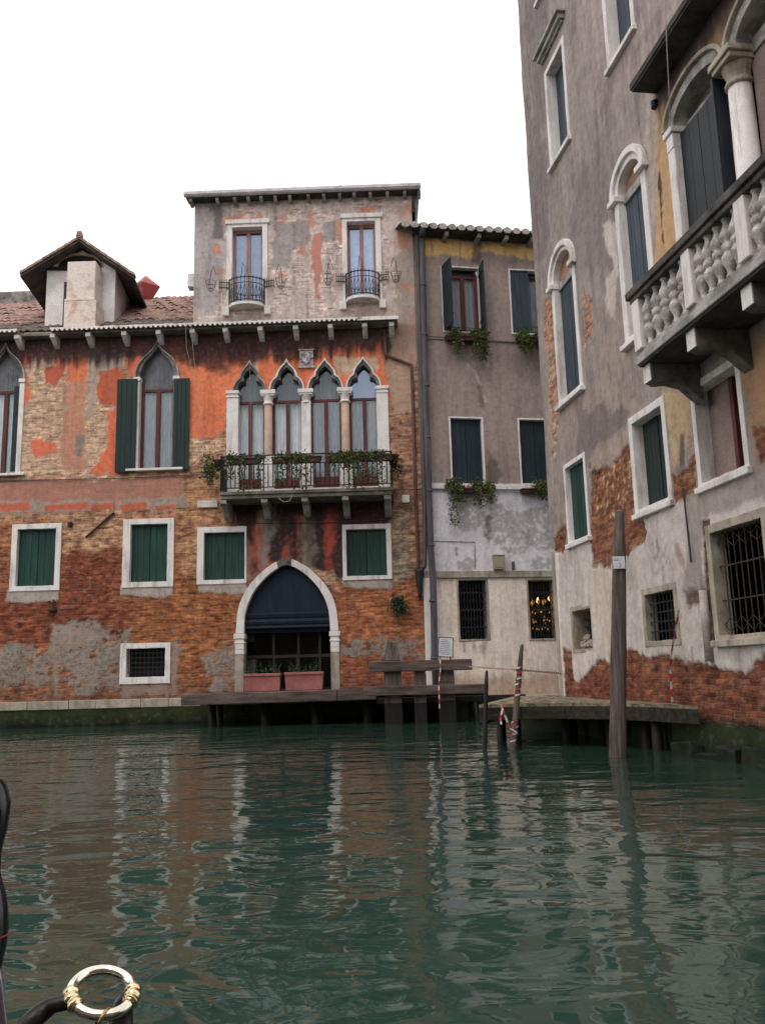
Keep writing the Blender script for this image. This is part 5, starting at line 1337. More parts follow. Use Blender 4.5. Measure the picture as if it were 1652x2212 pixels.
pcs = [C.uv(c9(822, 550), DB)[0], C.uv(c9(1118, 280), DB)[0], C.uv(c8(1485, 1560), DB)[0]]
bay = pcs[2]-pcs[1]
pcs = [ub0+.10]+[pcs[1]+bay*k for k in range(8) if pcs[1]+bay*k < UMAX-.2]
HB = zr-.16-zs1
def baluster(mb, x, y, z, h, r):
    half = [(.55, 0), (.6, .03), (.45, .05), (.42, .10), (.55, .16), (.85, .24), (1.0, .30), (.98, .34), (.7, .40), (.55, .43), (.85, .455), (.9, .48)]
    pr = [(q*r, f*h) for q, f in half]+[(q*r, h-f*h) for q, f in reversed(half)]
    mb.lathe(pr, (x, y, z), 14)
for k, x in enumerate(pcs):
    mb = MB(); mb.box(x-.10, x+.10, DB, DB+.17, zs1+.015, zr-.155, .003); mb.build('pier', M['stone'], rl, bevel=.012)
    nx = pcs[k+1] if k+1 < len(pcs) else UMAX
    nb = 5
    if nx-x < .5: continue
    for q in range(nb):
        mb = MB(); xx = x+.10+(nx-x-.2)*(q+.5)/nb; baluster(mb, xx, DB+.09, zs1+.015, HB-.01, .088); mb.build('baluster', M['balu'], rl, smooth=True)
for y in (-.25, -.50):
    mb = MB(); baluster(mb, ub0+.08, y, zs1+.015, HB-.01, .075); mb.build('baluster', M['balu'], rl, smooth=True)
ubr = [C.uv(c9(835, 900), DB+.1)[0]+.08, C.uv(c9(1150, 640), DB+.1)[0], C.uv(c9(1530, 345), DB+.1)[0]]
ubr += [ubr[2]+(ubr[2]-ubr[1])]
for x in ubr:
    if x > UMAX: continue
    mb = MB(); a, b = zs0-.03, zs0-.26
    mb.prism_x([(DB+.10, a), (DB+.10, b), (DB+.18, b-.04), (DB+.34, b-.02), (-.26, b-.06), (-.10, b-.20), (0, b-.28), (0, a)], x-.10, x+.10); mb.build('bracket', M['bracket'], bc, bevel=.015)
    mb = MB(); mb.box(x-.098, x+.098, DB+.085, DB+.099, b+.0, a-.002); mb.build('bracket_face', M['stone'], bc)
# windows under the balcony
out = q4((c9, c10), (292, 1556), (478, 440)); out = (out[0], out[1], C.uv(c10(302, 505))[1], C.uv(c9(290, 1556))[1])
w, i = win_c(out, .085, depth=.14); closed_shutters(w, i, .06, 'shutter')
out = (C.uv(c9(755, 1500))[0], C.uv(c10(1035, 100))[0], C.uv(c10(778, 300))[1], C.uv(c9(742, 1232))[1])
w, i = win_c(out, .12, depth=.2)
shutter_mesh('shutter', i[0], (i[0]+i[1])/2, i[2], i[3], .14, M['shutter_dark'], w, 4); shutter_mesh('shutter', (i[0]+i[1])/2+.01, i[1], i[2], i[3], .15, M['shutter_dark'], w, 4)
out = (C.uv(c9(1180, 1300))[0], C.uv(c9(1530, 1200))[0], C.uv(c9(1212, 1728))[1], C.uv(c9(1165, 1005))[1])
w, i = win_c(out, .10, depth=.3)
mb = MB(); mb.box(i[0]+.0, i[0]+(i[1]-i[0])*.52, .16, .2, i[2], i[3]); mb.build('infill_panel', M['reveal'], w)
mb = MB(); mb.box(i[0]+(i[1]-i[0])*.52, i[0]+(i[1]-i[0])*.60, .15, .24, i[2], i[3]); mb.build('door_frame', M['casement'], w); back_panel(w, i[0], i[1], i[2], i[3], .3, 'brown_dark')
# ground floor openings
out = (C.uv(c10(340, 1000))[0], C.uv(c10(492, 1000))[0], C.uv(c10(355, 1222))[1], C.uv(c10(335, 905))[1])
w, i = win_c(out, .09, mat='stone_warm', depth=.30, sill=False, proud=.025); hatch = i
for k in range(1, 5):
    mb = MB(); zz = i[2]+(i[3]-i[2])*k/5; mb.box(i[0], i[1], .20, .23, zz-.012, zz+.012); mb.build('iron_slat', M['iron'], w)
back_panel(w, i[0]-.2, i[1]+.2, i[2]-.1, i[3]+.1, .8, 'dark')
out = (C.uv(c10(828, 900))[0], C.uv(c10(1070, 900))[0], C.uv(c10(852, 1178))[1], C.uv(c10(822, 782))[1])
w, i = win_c(out, .10, mat='stone_warm', depth=.15, sill=False, proud=.03); grille(w, i, .05, 8, 5, .010); back_panel(w, i[0], i[1], i[2], i[3], .3, 'dark')
out = (C.uv(c10(1300, 700))[0], C.uv(c10(1625, 500))[0]+.25, C.uv(c10(1332, 1150))[1], C.uv(c10(1288, 350))[1])
w, i = win_c(out, .11, mat='stone_warm', depth=.15, proud=.06); grille(w, i, .04, 9, 3, .009, 'iron_rust', True); back_panel(w, i[0], i[1], i[2], i[3], .6, 'dark')

def paintC(X, Z):
    P = Paint(C, X, Z, alb(139, 126, 120), 0.0)
    mauve_l, mauve_d, beige, pale, ochre = alb(152, 134, 130), alb(106, 94, 97), alb(152, 132, 118), alb(184, 172, 166), alb(178, 138, 94)
    brick, brick2, brickp = alb(128, 78, 57), alb(114, 65, 48), alb(164, 120, 98)
    P.lay(P.mask([c8(400, -900), c8(1400, -900), c8(1100, 100), c8(820, 570), c8(500, 560)], .5, .5), mauve_l)
    P.lay(P.mask([c8(0, -800), c8(140, -800), c8(200, 1800), c8(60, 1800)], .25, .25)*.8, mauve_d)
    P.lay(sstep(-.15, .4, P.streak*.6+P.med*.5+P.big*.4)*.6, alb(108, 94, 96))
    st2 = fbm(X*9+Z*.8, Z*.4, 1, 4, 61)
    P.lay(sstep(.0, .45, st2)*.25, alb(98, 86, 88))
    P.lay(sstep(.1, .5, -st2)*.2, alb(164, 146, 140))
    P.lay(sstep(.0, .5, P.w[1]+P.streak*.6)*.35, alb(160, 142, 138))
    P.lay(P.mask([c8(360, 1200), c8(640, 900), c8(640, 1850), c8(300, 1850)], .3, .3)*.5, mauve_d)
    P.lay(P.mask([c8(560, 1520), c8(660, 1480), c8(660, 1850), c8(570, 1700)], .1, .05), alb(178, 164, 160))
    P.lay(P.mask([c9(570, 240), c9(640, 230), c9(640, 560), c9(590, 540)], .1, .06), alb(172, 156, 150))
    # beige blooms lower on the plaster
    zb1, zb2_ = C.uv(c9(400, 850))[1], C.uv(c9(400, 1250))[1]
    P.lay(sstep(zb1+.6, zb1-.4, Z+P.w[0]*.6)*sstep(-.15, .25, P.w[2]+P.fine*.4)*.7, beige)
    P.lay(P.mask([c9(380, 1150), c9(720, 1200), c9(720, 1280), c9(500, 1500), c9(380, 1560)], .15, .06)*.8, alb(108, 96, 98))
    P.lay(P.mask([c9(480, 1480), c9(740, 1260), c9(745, 1400), c9(600, 1540), c9(470, 1600)], .12, .05), alb(150, 130, 120))
    # ochre strips by the loggia
    P.lay(P.mask([c8(925, 580), c8(1060, 580), c8(1100, 1500), c8(1090, 1650), c8(900, 1820), c8(930, 1200)], .08, .04)*.9, ochre)
    P.lay(P.mask([c8(840, 580), c8(925, 580), c8(925, 1200), c8(900, 1700), c8(850, 1200)], .1, .06)*.7, alb(168, 148, 138))
    P.lay(P.mask([c8(1000, 560), c8(1400, 0), c8(1800, -600), c8(1800, 300), c8(1050, 900)], .1, .1)*.9, alb(176, 136, 92))
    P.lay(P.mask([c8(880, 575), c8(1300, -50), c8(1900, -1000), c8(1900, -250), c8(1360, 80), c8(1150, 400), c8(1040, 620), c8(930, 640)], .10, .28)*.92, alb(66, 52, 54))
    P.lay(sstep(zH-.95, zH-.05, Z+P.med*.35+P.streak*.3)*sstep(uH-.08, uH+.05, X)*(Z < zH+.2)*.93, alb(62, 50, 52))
    P.lay(P.mask([c8(935, 1160), c8(950, 1160), c8(975, 1640), c8(960, 1640)], .03, .02), alb(70, 56, 54))
    # bare brick islands
    for pl, cc in (([c9(150, 420), c9(235, 440), c9(255, 860), c9(255, 1000), c9(205, 930), c9(165, 700)], brickp), ([c9(185, 900), c9(262, 990), c9(258, 1260), c9(240, 1500), c9(205, 1500), c9(210, 1250)], alb(166, 124, 104)),
                   ([c9(430, 380), c9(490, 420), c9(490, 620), c9(430, 740)], brickp),
                   ([c9(470, 1560), c9(600, 1560), c9(745, 1380), c9(775, 1480), c9(778, 1880), c10(840, 310), c10(840, 430), c10(760, 500), c10(720, 540), c10(610, 580), c10(600, 620), c10(500, 610), c10(480, 400)], brick),
                   ([c9(1030, 1600), c9(1120, 1560), c9(1140, 1440), c9(1195, 1420), c9(1215, 1740), c9(1140, 1780), c9(1040, 1800)], brick), ([c10(215, 430), c10(300, 380), c10(300, 510), c10(230, 540)], brick)):
        P.lay(P.mask(pl, .1, .03), cc, 1.0)
    P.lay(P.mask([c9(480, 1570), c9(700, 1500), c9(770, 1600), c9(770, 1880), c9(500, 1880)], .2, .1)*sstep(.1, .4, P.fine+P.w[0]*.4)*.8, alb(192, 158, 110), 1)
    P.lay(P.mask([c9(1120, 1030), c9(1190, 1000), c9(1200, 1500), c9(1130, 1500)], .08, .05), alb(150, 118, 106), .55)
    P.lay(P.mask([c9(960, 1060), c9(1140, 1020), c9(1160, 1420), c9(1080, 1560), c9(1030, 1600), c9(1000, 1300)], .1, .06)*.9, alb(178, 148, 112), .0)
    P.lay(P.mask([c9(1085, 1340), c9(1115, 1340), c9(1120, 1560), c9(1085, 1560)], .02, .03), alb(100, 86, 82), .0)
    P.lay(P.mask([c9(1480, 760), c9(1652, 640), c9(1900, 400), c9(1900, 1250), c9(1570, 1290), c9(1520, 1000)], .15, .08), alb(160, 116, 76), .2)
    P.lay(P.mask([c9(1560, 1280), c9(1900, 1150), c9(1900, 1700), c9(1580, 1560)], .15, .06), brick, .8)
    # cleaned pale plaster of the ground floor, grey concrete lintel
    zp = C.uv(c10(260, 520))[1]
    low = P.mask([c10(190, 520), c10(300, 515), c10(480, 460), c10(490, 600), c10(600, 630), c10(725, 540), c10(840, 460), c10(835, 310), c10(1040, 200), c10(1130, 170), c10(1900, -100), c10(1900, 1900), c10(190, 1700)], .05, .03)
    low = low*(1-P.b)
    P.lay(low, pale, 0)
    P.lay(low*sstep(-.05, .4, P.big+P.w[1]*.6)*.5, alb(160, 146, 138))
    P.lay(P.mask([c10(480, 620), c10(620, 640), c10(620, 1250), c10(490, 1000)], .2, .2)*.45, alb(186, 164, 136))
    P.lay(low*sstep(.1, .5, P.streak)*.35, alb(146, 134, 130))
    P.lay(P.mask([c10(1140, 170), c9(1580, 1600), c9(1900, 1450), c9(1900, 1700), c10(1600, 180), c10(1240, 300), c10(1250, 780), c10(1115, 790), c10(1140, 500)], .05, .03)*.85, alb(142, 128, 122), 0)
    P.lay(P.mask([c10(1235, 310), c10(1290, 310), c10(1330, 1150), c10(1300, 1160), c10(1260, 800)], .03, .02), alb(96, 70, 62), .8)
    P.lay(P.mask([c10(1110, 790), c10(1310, 770), c10(1310, 880), c10(1120, 895)], .05, .03), alb(104, 84, 78), .6)
    P.lay(P.mask([c10(900, 480), c10(1000, 470), c10(990, 680), c10(920, 640)], .2, .1)*sstep(0, .3, P.fine)*.6, alb(120, 110, 106))
    P.lay(P.mask([c10(1040, 460), c10(1080, 470), c10(1120, 620), c10(1090, 620)], .05, .03)*.7, alb(140, 112, 92))
    # exposed brick at the foot
    P.lay(P.mask([c10(280, 1190), c10(345, 1215), c10(365, 1420), c10(455, 1350), c10(480, 1300), c10(560, 1265), c10(610, 1290), c10(720, 1200), c10(790, 1190), c10(860, 1245), c10(1000, 1215), c10(1120, 1260), c10(1270, 1290), c10(1360, 1340), c10(1540, 1380), c10(1600, 1280), c10(1650, 1230), c10(2200, 1100), c10(2600, 2400), c10(280, 1900)], .05, .02), alb(122, 70, 51), 1)
    P.lay(P.mask([c10(280, 1450), c10(2400, 1480), c10(2400, 1700), c10(280, 1600)], .3, .15)*.5, alb(112, 56, 42), 1)
    P.lay(P.mask([c10(340, 1220), c10(510, 1215), c10(505, 1275), c10(455, 1350), c10(380, 1420), c10(355, 1400)], .05, .02), pale, 0)
    P.lay(sstep(.05, .4, P.streak+P.fine*.3)*(Z < 1.4)*.35, alb(96, 62, 52))
    P.lay(sstep(.56, .38, Z+P.w[0]*.1), alb(34, 36, 26), .6)
    P.speckle(.9)
    # white quoin at the far corner
    P.lay(P.mask([c10(195, 520), c10(255, 540), c10(265, 900), c10(300, 1540), c10(240, 1540), c10(210, 800)], .02, .02)*(Z < zp), alb(198, 184, 176), 0)
    return P
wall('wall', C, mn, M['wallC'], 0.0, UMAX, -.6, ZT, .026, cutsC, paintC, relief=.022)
bd = MB(); bd.add([(0, 1.3, -.6), (UMAX, 1.3, -.6), (UMAX, 1.3, ZT), (0, 1.3, ZT)], [(0, 1, 2, 3)]); bd.build('inner_wall', M['dark'], mn)
for ua in (.0, UMAX-.08):
    sd = MB(); sd.box(ua, ua+.08, .03, 9, -.6, ZT-.01); sd.build('side_wall', M['cement'], mn)
tiled('roof', -.3, UMAX+.3, -.5, ZT+.02, 4, ZT+1.2, 'tile_grey', mn, pitch=.3, amp=.09, rows=8)
mb = MB(); mb.box(-.02, .16, -.035, .06, .5, C.uv(c10(230, 520))[1], .003); mb.build('corner_stone', M['stone_warm'], mn, bevel=.01)
# drain, cables
mb = MB(); xq, zq = C.uv(c10(1210, 790), -.1); mb.tube([(xq, -.06, zq), (xq, -.06, C.uv(c10(1235, 1275), -.06)[1])], .055, 10)
mb.build('drainpipe', M['plaster_pale'], mn, smooth=True)
mb = MB(); xq2 = C.uv(c10(1150, 400))[0]; mb.tube([(xq2-.03, -.04, C.uv(c9(1130, 1700))[1]), (xq2, -.04, C.uv(c10(1160, 600))[1])], .012, 6); mb.build('conduit', M['cable'], mn)
mb = MB()
hw_ = [(c8(972, 0), -.45), (c8(985, 300), -.45), (c8(1000, 600), -.42), (c8(1005, 850), -.35)]
mb.tube([(C.uv(p, d)[0], d, C.uv(p, d)[1]) for p, d in hw_], .006, 4); mb.build('hanging_wire', M['cable_pale'], mn)
mb = MB(); x, z = C.uv(c8(918, 708)); mb.lathe([(.02, -.06), (.06, -.05), (.06, .05), (.02, .06)], (x, -.03, z), 10); mb.build('wall_hook', M['iron'], mn)
# algae ledge of stones at the water
mb = MB(); random.seed(5); u = C.uv((1490, 1560))[0]
while u < UMAX:
    w_ = random.uniform(.22, .6); d = random.uniform(.14, .32)
    mb.box(u, min(u+w_, UMAX)-.01, -d, -.03, -.5, random.uniform(.04, .22), .05); u += w_
mb.build('stone_footing', M['algae_dark'], mn, bevel=.04)
ft = wall('wet_plinth', C, mn, M['wallB'], .0, UMAX, -.6, .40, .03, [], wet_paint(C), relief=.03); ft.location.y = -.03
# ================================================================== landing stages, posts, small things
random.seed(12)
LY = 20.8; lz = on_depth((600, 1495), LY).z
xl_, xr_ = on_depth((397, 1500), LY).x, on_depth((1052, 1497), LY).x
ds = thing('landing_stage', 'long dark timber landing stage in front of the pointed water gate', 'landing stage', (0, LY, 0))
mb = MB(); x = xl_
while x < xr_:
    w_ = random.uniform(.16, .24); mb.box(x+.004, min(x+w_, xr_)-.004, .06, 2.15, lz-.07, lz-.01+random.uniform(-.006, .006)); x += w_
mb.build('deck', M['wood_moss'], ds)
mb = MB(); mb.box(xl_-.05, xl_+3.6, -.06, .055, lz-.25, lz+.015, .01); mb.box(xl_+3.61, xr_-2.6, -.05, .055, lz-.24, lz+.012, .01); mb.build('front_beam', M['wood'], ds, bevel=.02)
mb = MB(); mb.box(xr_-2.59, xr_+.9, .0, .10, lz-.34, lz-.20, .01); mb.build('front_beam', M['wood_wet'], ds, bevel=.02)
for xx in np.linspace(xl_+.5, xr_-.3, 6):
    for yy in (.75, 1.7):
        b = MB(); b.tube([(xx+random.uniform(-.1, .1), yy, -.8), (xx, yy, lz-.08)], .10, 10); b.build('pile', M['wood_wet'], ds, smooth=True)
mb = MB(); mb.box(xl_, xr_, .3, .45, lz-.23, lz-.08); mb.box(xl_, xr_, 1.65, 1.8, lz-.23, lz-.08); mb.build('joist', M['wood_wet'], ds)

BY = 20.45
tb = thing('timber_barrier', 'low timber mooring barrier of thick posts and two heavy beams standing in the water', 'mooring barrier', (on_depth((905, 1500), BY).x, BY, 0))
def rel(p, Y=BY, y=0): q = on_depth(p, Y+y); return q.x-tb.location.x, q.z
for tp, wtop, wb in (((846, 1386), 20, 35), ((905, 1425), 18, 24), ((962, 1432), 30, 33)):
    x, zt = rel(tp); a, b = wtop/2/88.0, wb/2/88.0; mb = MB(); zm = zt-.45
    mb.hexa([(x-b, -.14, -.9), (x+b, -.14, -.9), (x+b, .16, -.9), (x-b, .16, -.9)], [(x-b, -.14, zm), (x+b, -.14, zm), (x+b, .16, zm), (x-b, .16, zm)])
    mb.hexa([(x-b, -.14, zm), (x+b, -.14, zm), (x+b, .16, zm), (x-b, .16, zm)], [(x-a, -.08, zt), (x+a, -.08, zt), (x+a, .10, zt), (x-a, .10, zt)])
    mb.build('post', M['wood_v'], tb, bevel=.02)
    mb = MB(); mb.box(x-b-.006, x+b+.006, -.146, .166, -.9, lz-.30+random.uniform(-.03, .03), .003); mb.build('wet_foot', M['wood_wet'], tb, bevel=.02)
xa, z1 = rel((796, 1424)); xb_, z0 = rel((1018, 1447)); zm = (rel((796, 1446))[1]); mb = MB(); mb.box(xa, xb_, -.26, -.145, z0-.0, z0+.24, .008); mb.build('beam', M['wood'], tb, bevel=.02)
xa, _ = rel((786, 1480)); xb_, z0 = rel((1052, 1497)); mb = MB(); mb.box(xa, xb_, -.29, -.145, z0, z0+.21, .008); mb.build('beam', M['wood'], tb, bevel=.02)

# right hand boardwalk, a wedge between the mansion and the water
bw = thing('boardwalk', 'pale wedge shaped plank boardwalk along the foot of the mansion', 'boardwalk', (0, 0, 0))
BZ = .64
fe = [on_level(p, BZ) for p in ((1034, 1523), (1126, 1520.5), (1220, 1519), (1317, 1519), (1410, 1521), (1508, 1525))]
bkp = [on_level((1112, 1504), BZ)]+[C.world(u, -.075, BZ) for u in (0, .9, 1.9, 3.0)]+[fe[-1]]
bw.location = (fe[2].x, fe[2].y, 0)
L_ = lambda p, dz=0: (p.x-bw.location.x, p.y-bw.location.y, p.z+dz)
mb = MB(); n = 34
def along(ps, f):
    k = min(int(f*(len(ps)-1)), len(ps)-2); g = f*(len(ps)-1)-k; return ps[k].lerp(ps[k+1], g)
for k in range(n):
    a0, a1 = k/n, (k+.93)/n; p = [along(fe, a0), along(fe, a1), along(bkp, a1), along(bkp, a0)]; h = random.uniform(-.006, .006)
    mb.hexa([L_(q, -.045) for q in p], [L_(q, h) for q in p])
mb.build('planks', M['wood_pale'], bw)
mb = MB()
for k in range(5):
    a, b = fe[k], fe[k+1]; o = Vector((.05, -.06, 0))
    mb.hexa([L_(a+o*.0, -.24), L_(b, -.24), L_(b+Vector((.02, .1, 0)), -.24), L_(a+Vector((.02, .1, 0)), -.24)], [L_(a, -.03), L_(b, -.03), L_(b+Vector((.02, .1, 0)), -.03), L_(a+Vector((.02, .1, 0)), -.03)])
a, b = fe[0], bkp[0]; mb.hexa([L_(a, -.29), L_(a+Vector((.1, 0, 0)), -.29), L_(b+Vector((.1, 0, 0)), -.29), L_(b, -.29)], [L_(a, -.031), L_(a+Vector((.1, 0, 0)), -.031), L_(b+Vector((.1, 0, 0)), -.031), L_(b, -.031)])
mb.build('edge_beam', M['wood_moss'], bw, bevel=.015)
mb = MB(); qa = [L_(bkp[0], 0), L_(C.world(-.05, .05, BZ), 0), L_(C.world(.0, -.08, BZ), 0), L_(C.world(4.5, -.08, BZ), 0)]
for a, b in zip(qa, qa[1:]):
    mb.hexa([(a[0], a[1], -1), (b[0], b[1], -1), (b[0]+.05, b[1]+.12, -1), (a[0]+.05, a[1]+.12, -1)], [(a[0], a[1], BZ-.06), (b[0], b[1], BZ-.06), (b[0]+.05, b[1]+.12, BZ-.06), (a[0]+.05, a[1]+.12, BZ-.06)])
mb.build('quay_wall', M['algae'], bw)
for f in (.03, .38, .62, .85):
    for q in (.35, .8):
        p = along(fe, f).lerp(along(bkp, f), q); b = MB(); b.tube([L_(p, -1.3), L_(p, -.05)], .08, 10); b.build('pile', M['wood_wet'], bw, smooth=True)

# quay in front of the grey house
q0 = MB(); q0.box(.1, BW, -.62, -.02, .40, .50, .004)
qo = q0.build('quay', M['stone_warm'], None, bevel=.02); qo.location = (B.o.x, B.o.y, 0); qo.rotation_euler = (0, 0, B.a); tag(qo, kind='structure')
q1 = MB(); q1.box(.1, BW, -.75, -.02, -.6, .395, .004); qp = q1.build('quay_foot', M['algae'], qo, bevel=.02)

# mooring poles
def pole(name, label, p0, p1, Y, r0, r1, mat='wood_v', bend=None, n=14, cat='mooring pole'):
    a, b = on_depth(p0, Y), on_depth(p1, Y); a2 = a+(a-b).normalized()*1.2
    t = thing(name, label, cat, (a.x, a.y, 0)); o = Vector((a.x, a.y, 0)); mb = MB()
    path = [a2-o]; rr = [r0]
    for k in range(13):
        f = k/12; p = a.lerp(b, f)-o
        if bend: p += Vector(bend)*math.sin(PI*f)
        path.append(p); rr.append((r0+(r1-r0)*f)*(1+random.uniform(-.035, .035))*(1 if f < .8 else 1-.3*(f-.8)/.2))
    path.append(path[-1]+(b-a).normalized()*.02); rr.append(rr[-1]*.7)
    mb.tube(path, rr, n); mb.build('shaft', M[mat], t, smooth=False)
    return t, a, b
tp_, a, b = pole('mooring_pole', 'thick tall grey mooring pole with a small white notice near its top', (1334, 1630), (1338, 1106), 11.7, .112, .088)
f = (1630-1222)/(1630-1106.0); mtop = MB(); pc = a.lerp(b, f)-Vector((a.x, a.y, 0))
w_, h_ = .135, .165
mb = MB(); mb.box(pc.x-.115, pc.x+.045, -.122, -.116, pc.z-h_/2, pc.z+h_/2, .002); pq = mb.build('notice_plate', M['paper'], tp_)
mb = MB(); mb.torus((pc.x-.045, -.1232, pc.z-.035), .03, .0045, (1, 0, 0), (0, 0, 1), 12, 4, -PI*.5, PI*.5)
mb.build('red_mark', M['red'], pq)
mb = MB()
for k, ww in enumerate((.10, .08)): mb.box(pc.x-.095, pc.x-.095+ww, -.1235, -.1225, pc.z+.045-k*.018, pc.z+.051-k*.018)
mb.build('print_line', M['ink'], pq)
lp, a, b = pole('leaning_pole', 'thin leaning dark pole with barrier tape tied round it at the end of the boardwalk', (1108, 1606), (1127, 1395), 13.2, .048, .036, 'wood_v', n=9)
mb = MB(); o = Vector((a.x, a.y, 0)); pts_ = []
for k in range(60):
    f = .45+.33*k/59; p = a.lerp(b, f)-o; t_ = k*.62; pts_.append(p+Vector((math.cos(t_)*.052, math.sin(t_)*.052, 0)))
mb.ribbon(pts_, .024, (0, 0, 1)); mb.build('wrapped_tape', M['tape'], lp)
mb = MB(); pts_ = []
for k in range(40):
    f = -.02+.25*k/39; p = a.lerp(b, f)-o; t_ = k*.62; pts_.append(p+Vector((math.cos(t_)*.056, math.sin(t_)*.056, 0)))
mb.ribbon(pts_, .020, (0, 0, 1)); mb.build('wrapped_tape', M['tape'], lp)
pole('short_post', 'short thin dark post with a bent tip left of the leaning pole', (1047, 1600), (1051, 1452), 13.3, .034, .03, 'iron', n=8, cat='post')
# barrier tapes
def tape(label, pts, w=.055, wd=(0, 0, 1), sag=0):
    P_ = []
    for i in range(len(pts)-1):
        for k in range(10):
            f = k/10; p = pts[i].lerp(pts[i+1], f); P_.append(p-Vector((0, 0, sag*4*f*(1-f))))
    P_.append(pts[-1]); o = P_[0].copy(); w = w*.5; mb = MB()
    mb.ribbon([p-o for p in P_], w, lambda i: Vector(wd)+Vector((0, .3*math.sin(i*.7), .25*math.cos(i*.9))))
    ob = mb.build('barrier_tape', M['tape'], None); ob.location = o; return tag(ob, label, 'barrier tape')
tape('red and white tape stretched level from timber barrier to the mansion corner', [on_depth((1012, 1440), 20.2), on_depth((1064, 1444), 16.8), on_depth((1112, 1447), 13.15), on_depth((1212, 1455), 16.7)], .06)
tape('loose red and white tape dangling from the boardwalk to the leaning pole', [on_depth(c7(1000, 1780), 13.1), on_depth(c7(940, 1740), 13.1), on_depth(c7(880, 1590), 13.1), on_depth(c7(855, 1520), 13.2), on_depth(c7(870, 1560), 13.1), on_depth(c7(848, 1650), 13.08), on_depth(c7(858, 1705), 13.05)], .055, (1, 0, .2))
tape('red and white tape hanging down over the timber barrier beneath the notice board', [on_depth(c16(985, 210), 20.1), on_depth(c16(985, 270), 20.1), on_depth(c16(880, 265), 20.1), on_depth(c16(885, 400), 20.08), on_depth(c16(868, 545), 20.06), on_depth(c16(876, 800), 20.06)], .055, (1, 0, .2))
tape('red and white tape hanging beside the barred low window of the mansion', [C.world(*((lambda q: (q[0], -.30, q[1]))(C.uv(c10(x, y), -.30)))) for x, y in ((1066, 925), (1045, 1060), (1022, 1180), (1008, 1330), (1014, 1430), (1022, 1550))], .06, (1, .2, .1))
# notice board on the barrier
NY = 20.75; p = on_depth(c16(915, 250), NY)
ns = thing('notice_board', 'small white notice sheet in a dark frame standing behind the timber barrier', 'notice board', (p.x, NY, lz)); ns.rotation_euler = (0, math.radians(4), 0)
w2, h2 = .16, .215; zc = p.z-lz+.20
mb = MB(); mb.box(-w2-.02, w2+.02, .0, .03, zc-h2-.02, zc+h2+.02); mb.build('frame', M['black'], ns, bevel=.005)
mb = MB(); mb.box(-w2, w2, -.005, -.001, zc-h2, zc+h2); sh = mb.build('sheet', M['paper'], ns)
mb = MB()
for k in range(9):
    z = zc+h2-.05-k*.042; mb.box(-w2+.03, w2-.03-random.random()*.1, -.0075, -.006, z, z+.012)
mb.build('print_line', M['ink'], sh)
for s in (-1, 1):
    mb = MB(); mb.tube([(s*.12, .02, zc-h2-.0), (s*.14, .06, 0)], .015, 6); mb.build('leg', M['iron'], ns)

# terracotta planters in the gate
for k, (tl, br, lab) in enumerate((((425, 905), (668, 1012), 'terracotta trough planter, left one of the two in the water gate'), ((690, 895), (940, 1006), 'terracotta trough planter, right one of the two in the water gate'))):
    Yp = 22.6; a, b = on_depth(c5(*tl), Yp), on_depth(c5(*br), Yp); t = thing('trough_planter', lab, 'planter', ((a.x+b.x)/2, Yp, lz-.005), 0, 'terracotta trough planters in the gate')
    L = (b.x-a.x)/2; h = a.z-lz; mb = MB(); mb.hexa([(-L*.93, -.15, 0), (L*.93, -.15, 0), (L*.93, .15, 0), (-L*.93, .15, 0)], [(-L*.98, -.19, h-.05), (L*.98, -.19, h-.05), (L*.98, .19, h-.05), (-L*.98, .19, h-.05)])
    mb.build('trough', M['terracotta'], t, bevel=.012)
    mb = MB(); mb.ring(rect_loop(-L, L, -.22, .22, 1), rect_loop(-L+.05, L-.05, -.17, .17, 1), 0, .06, back=.06); mb.v = [(x, z, h-y) for x, y, z in mb.v]; mb.build('rim', M['terracotta'], t, bevel=.008)
    mb = MB(); mb.box(-L+.05, L-.05, -.16, .16, h-.10, h-.04); mb.build('soil', M['brown_dark'], t)
    mb = MB(); mb.leaves(lambda: (random.uniform(-L, L)*.9, random.gauss(0, .08), h+abs(random.gauss(.0, .09))), 70, .08, -.5)
    for q in range(14): x = random.uniform(-L, L)*.85; mb.tube([(x, 0, h-.05), (x+random.gauss(0, .06), random.gauss(0, .05), h+random.uniform(.1, .4))], .006, 4)
    mb.build('foliage', M['leaf_dark'], t)

# rubble on the sill of the small hatch
rb = thing('rubble_heap', 'pale broken stones lying in the small slatted hatch of the mansion', 'rubble', C.world((hatch[0]+hatch[1])/2, .12, hatch[2]), C.a)
for k in range(5):
    bm = bmesh.new(); bmesh.ops.create_icosphere(bm, subdivisions=2, radius=.10)
    for v in bm.verts: v.co *= random.uniform(.75, 1.15)
    me = bpy.data.meshes.new('stone'); bm.to_mesh(me); bm.free(); me.materials.append(M['stone_warm']); o = bpy.data.objects.new('stone', me); COL.objects.link(o); o.parent = rb
    o.location = (random.uniform(-.22, .22), random.uniform(-.06, .02), .09+.1*(k % 2)); o.scale = (1.2, .8, .8)

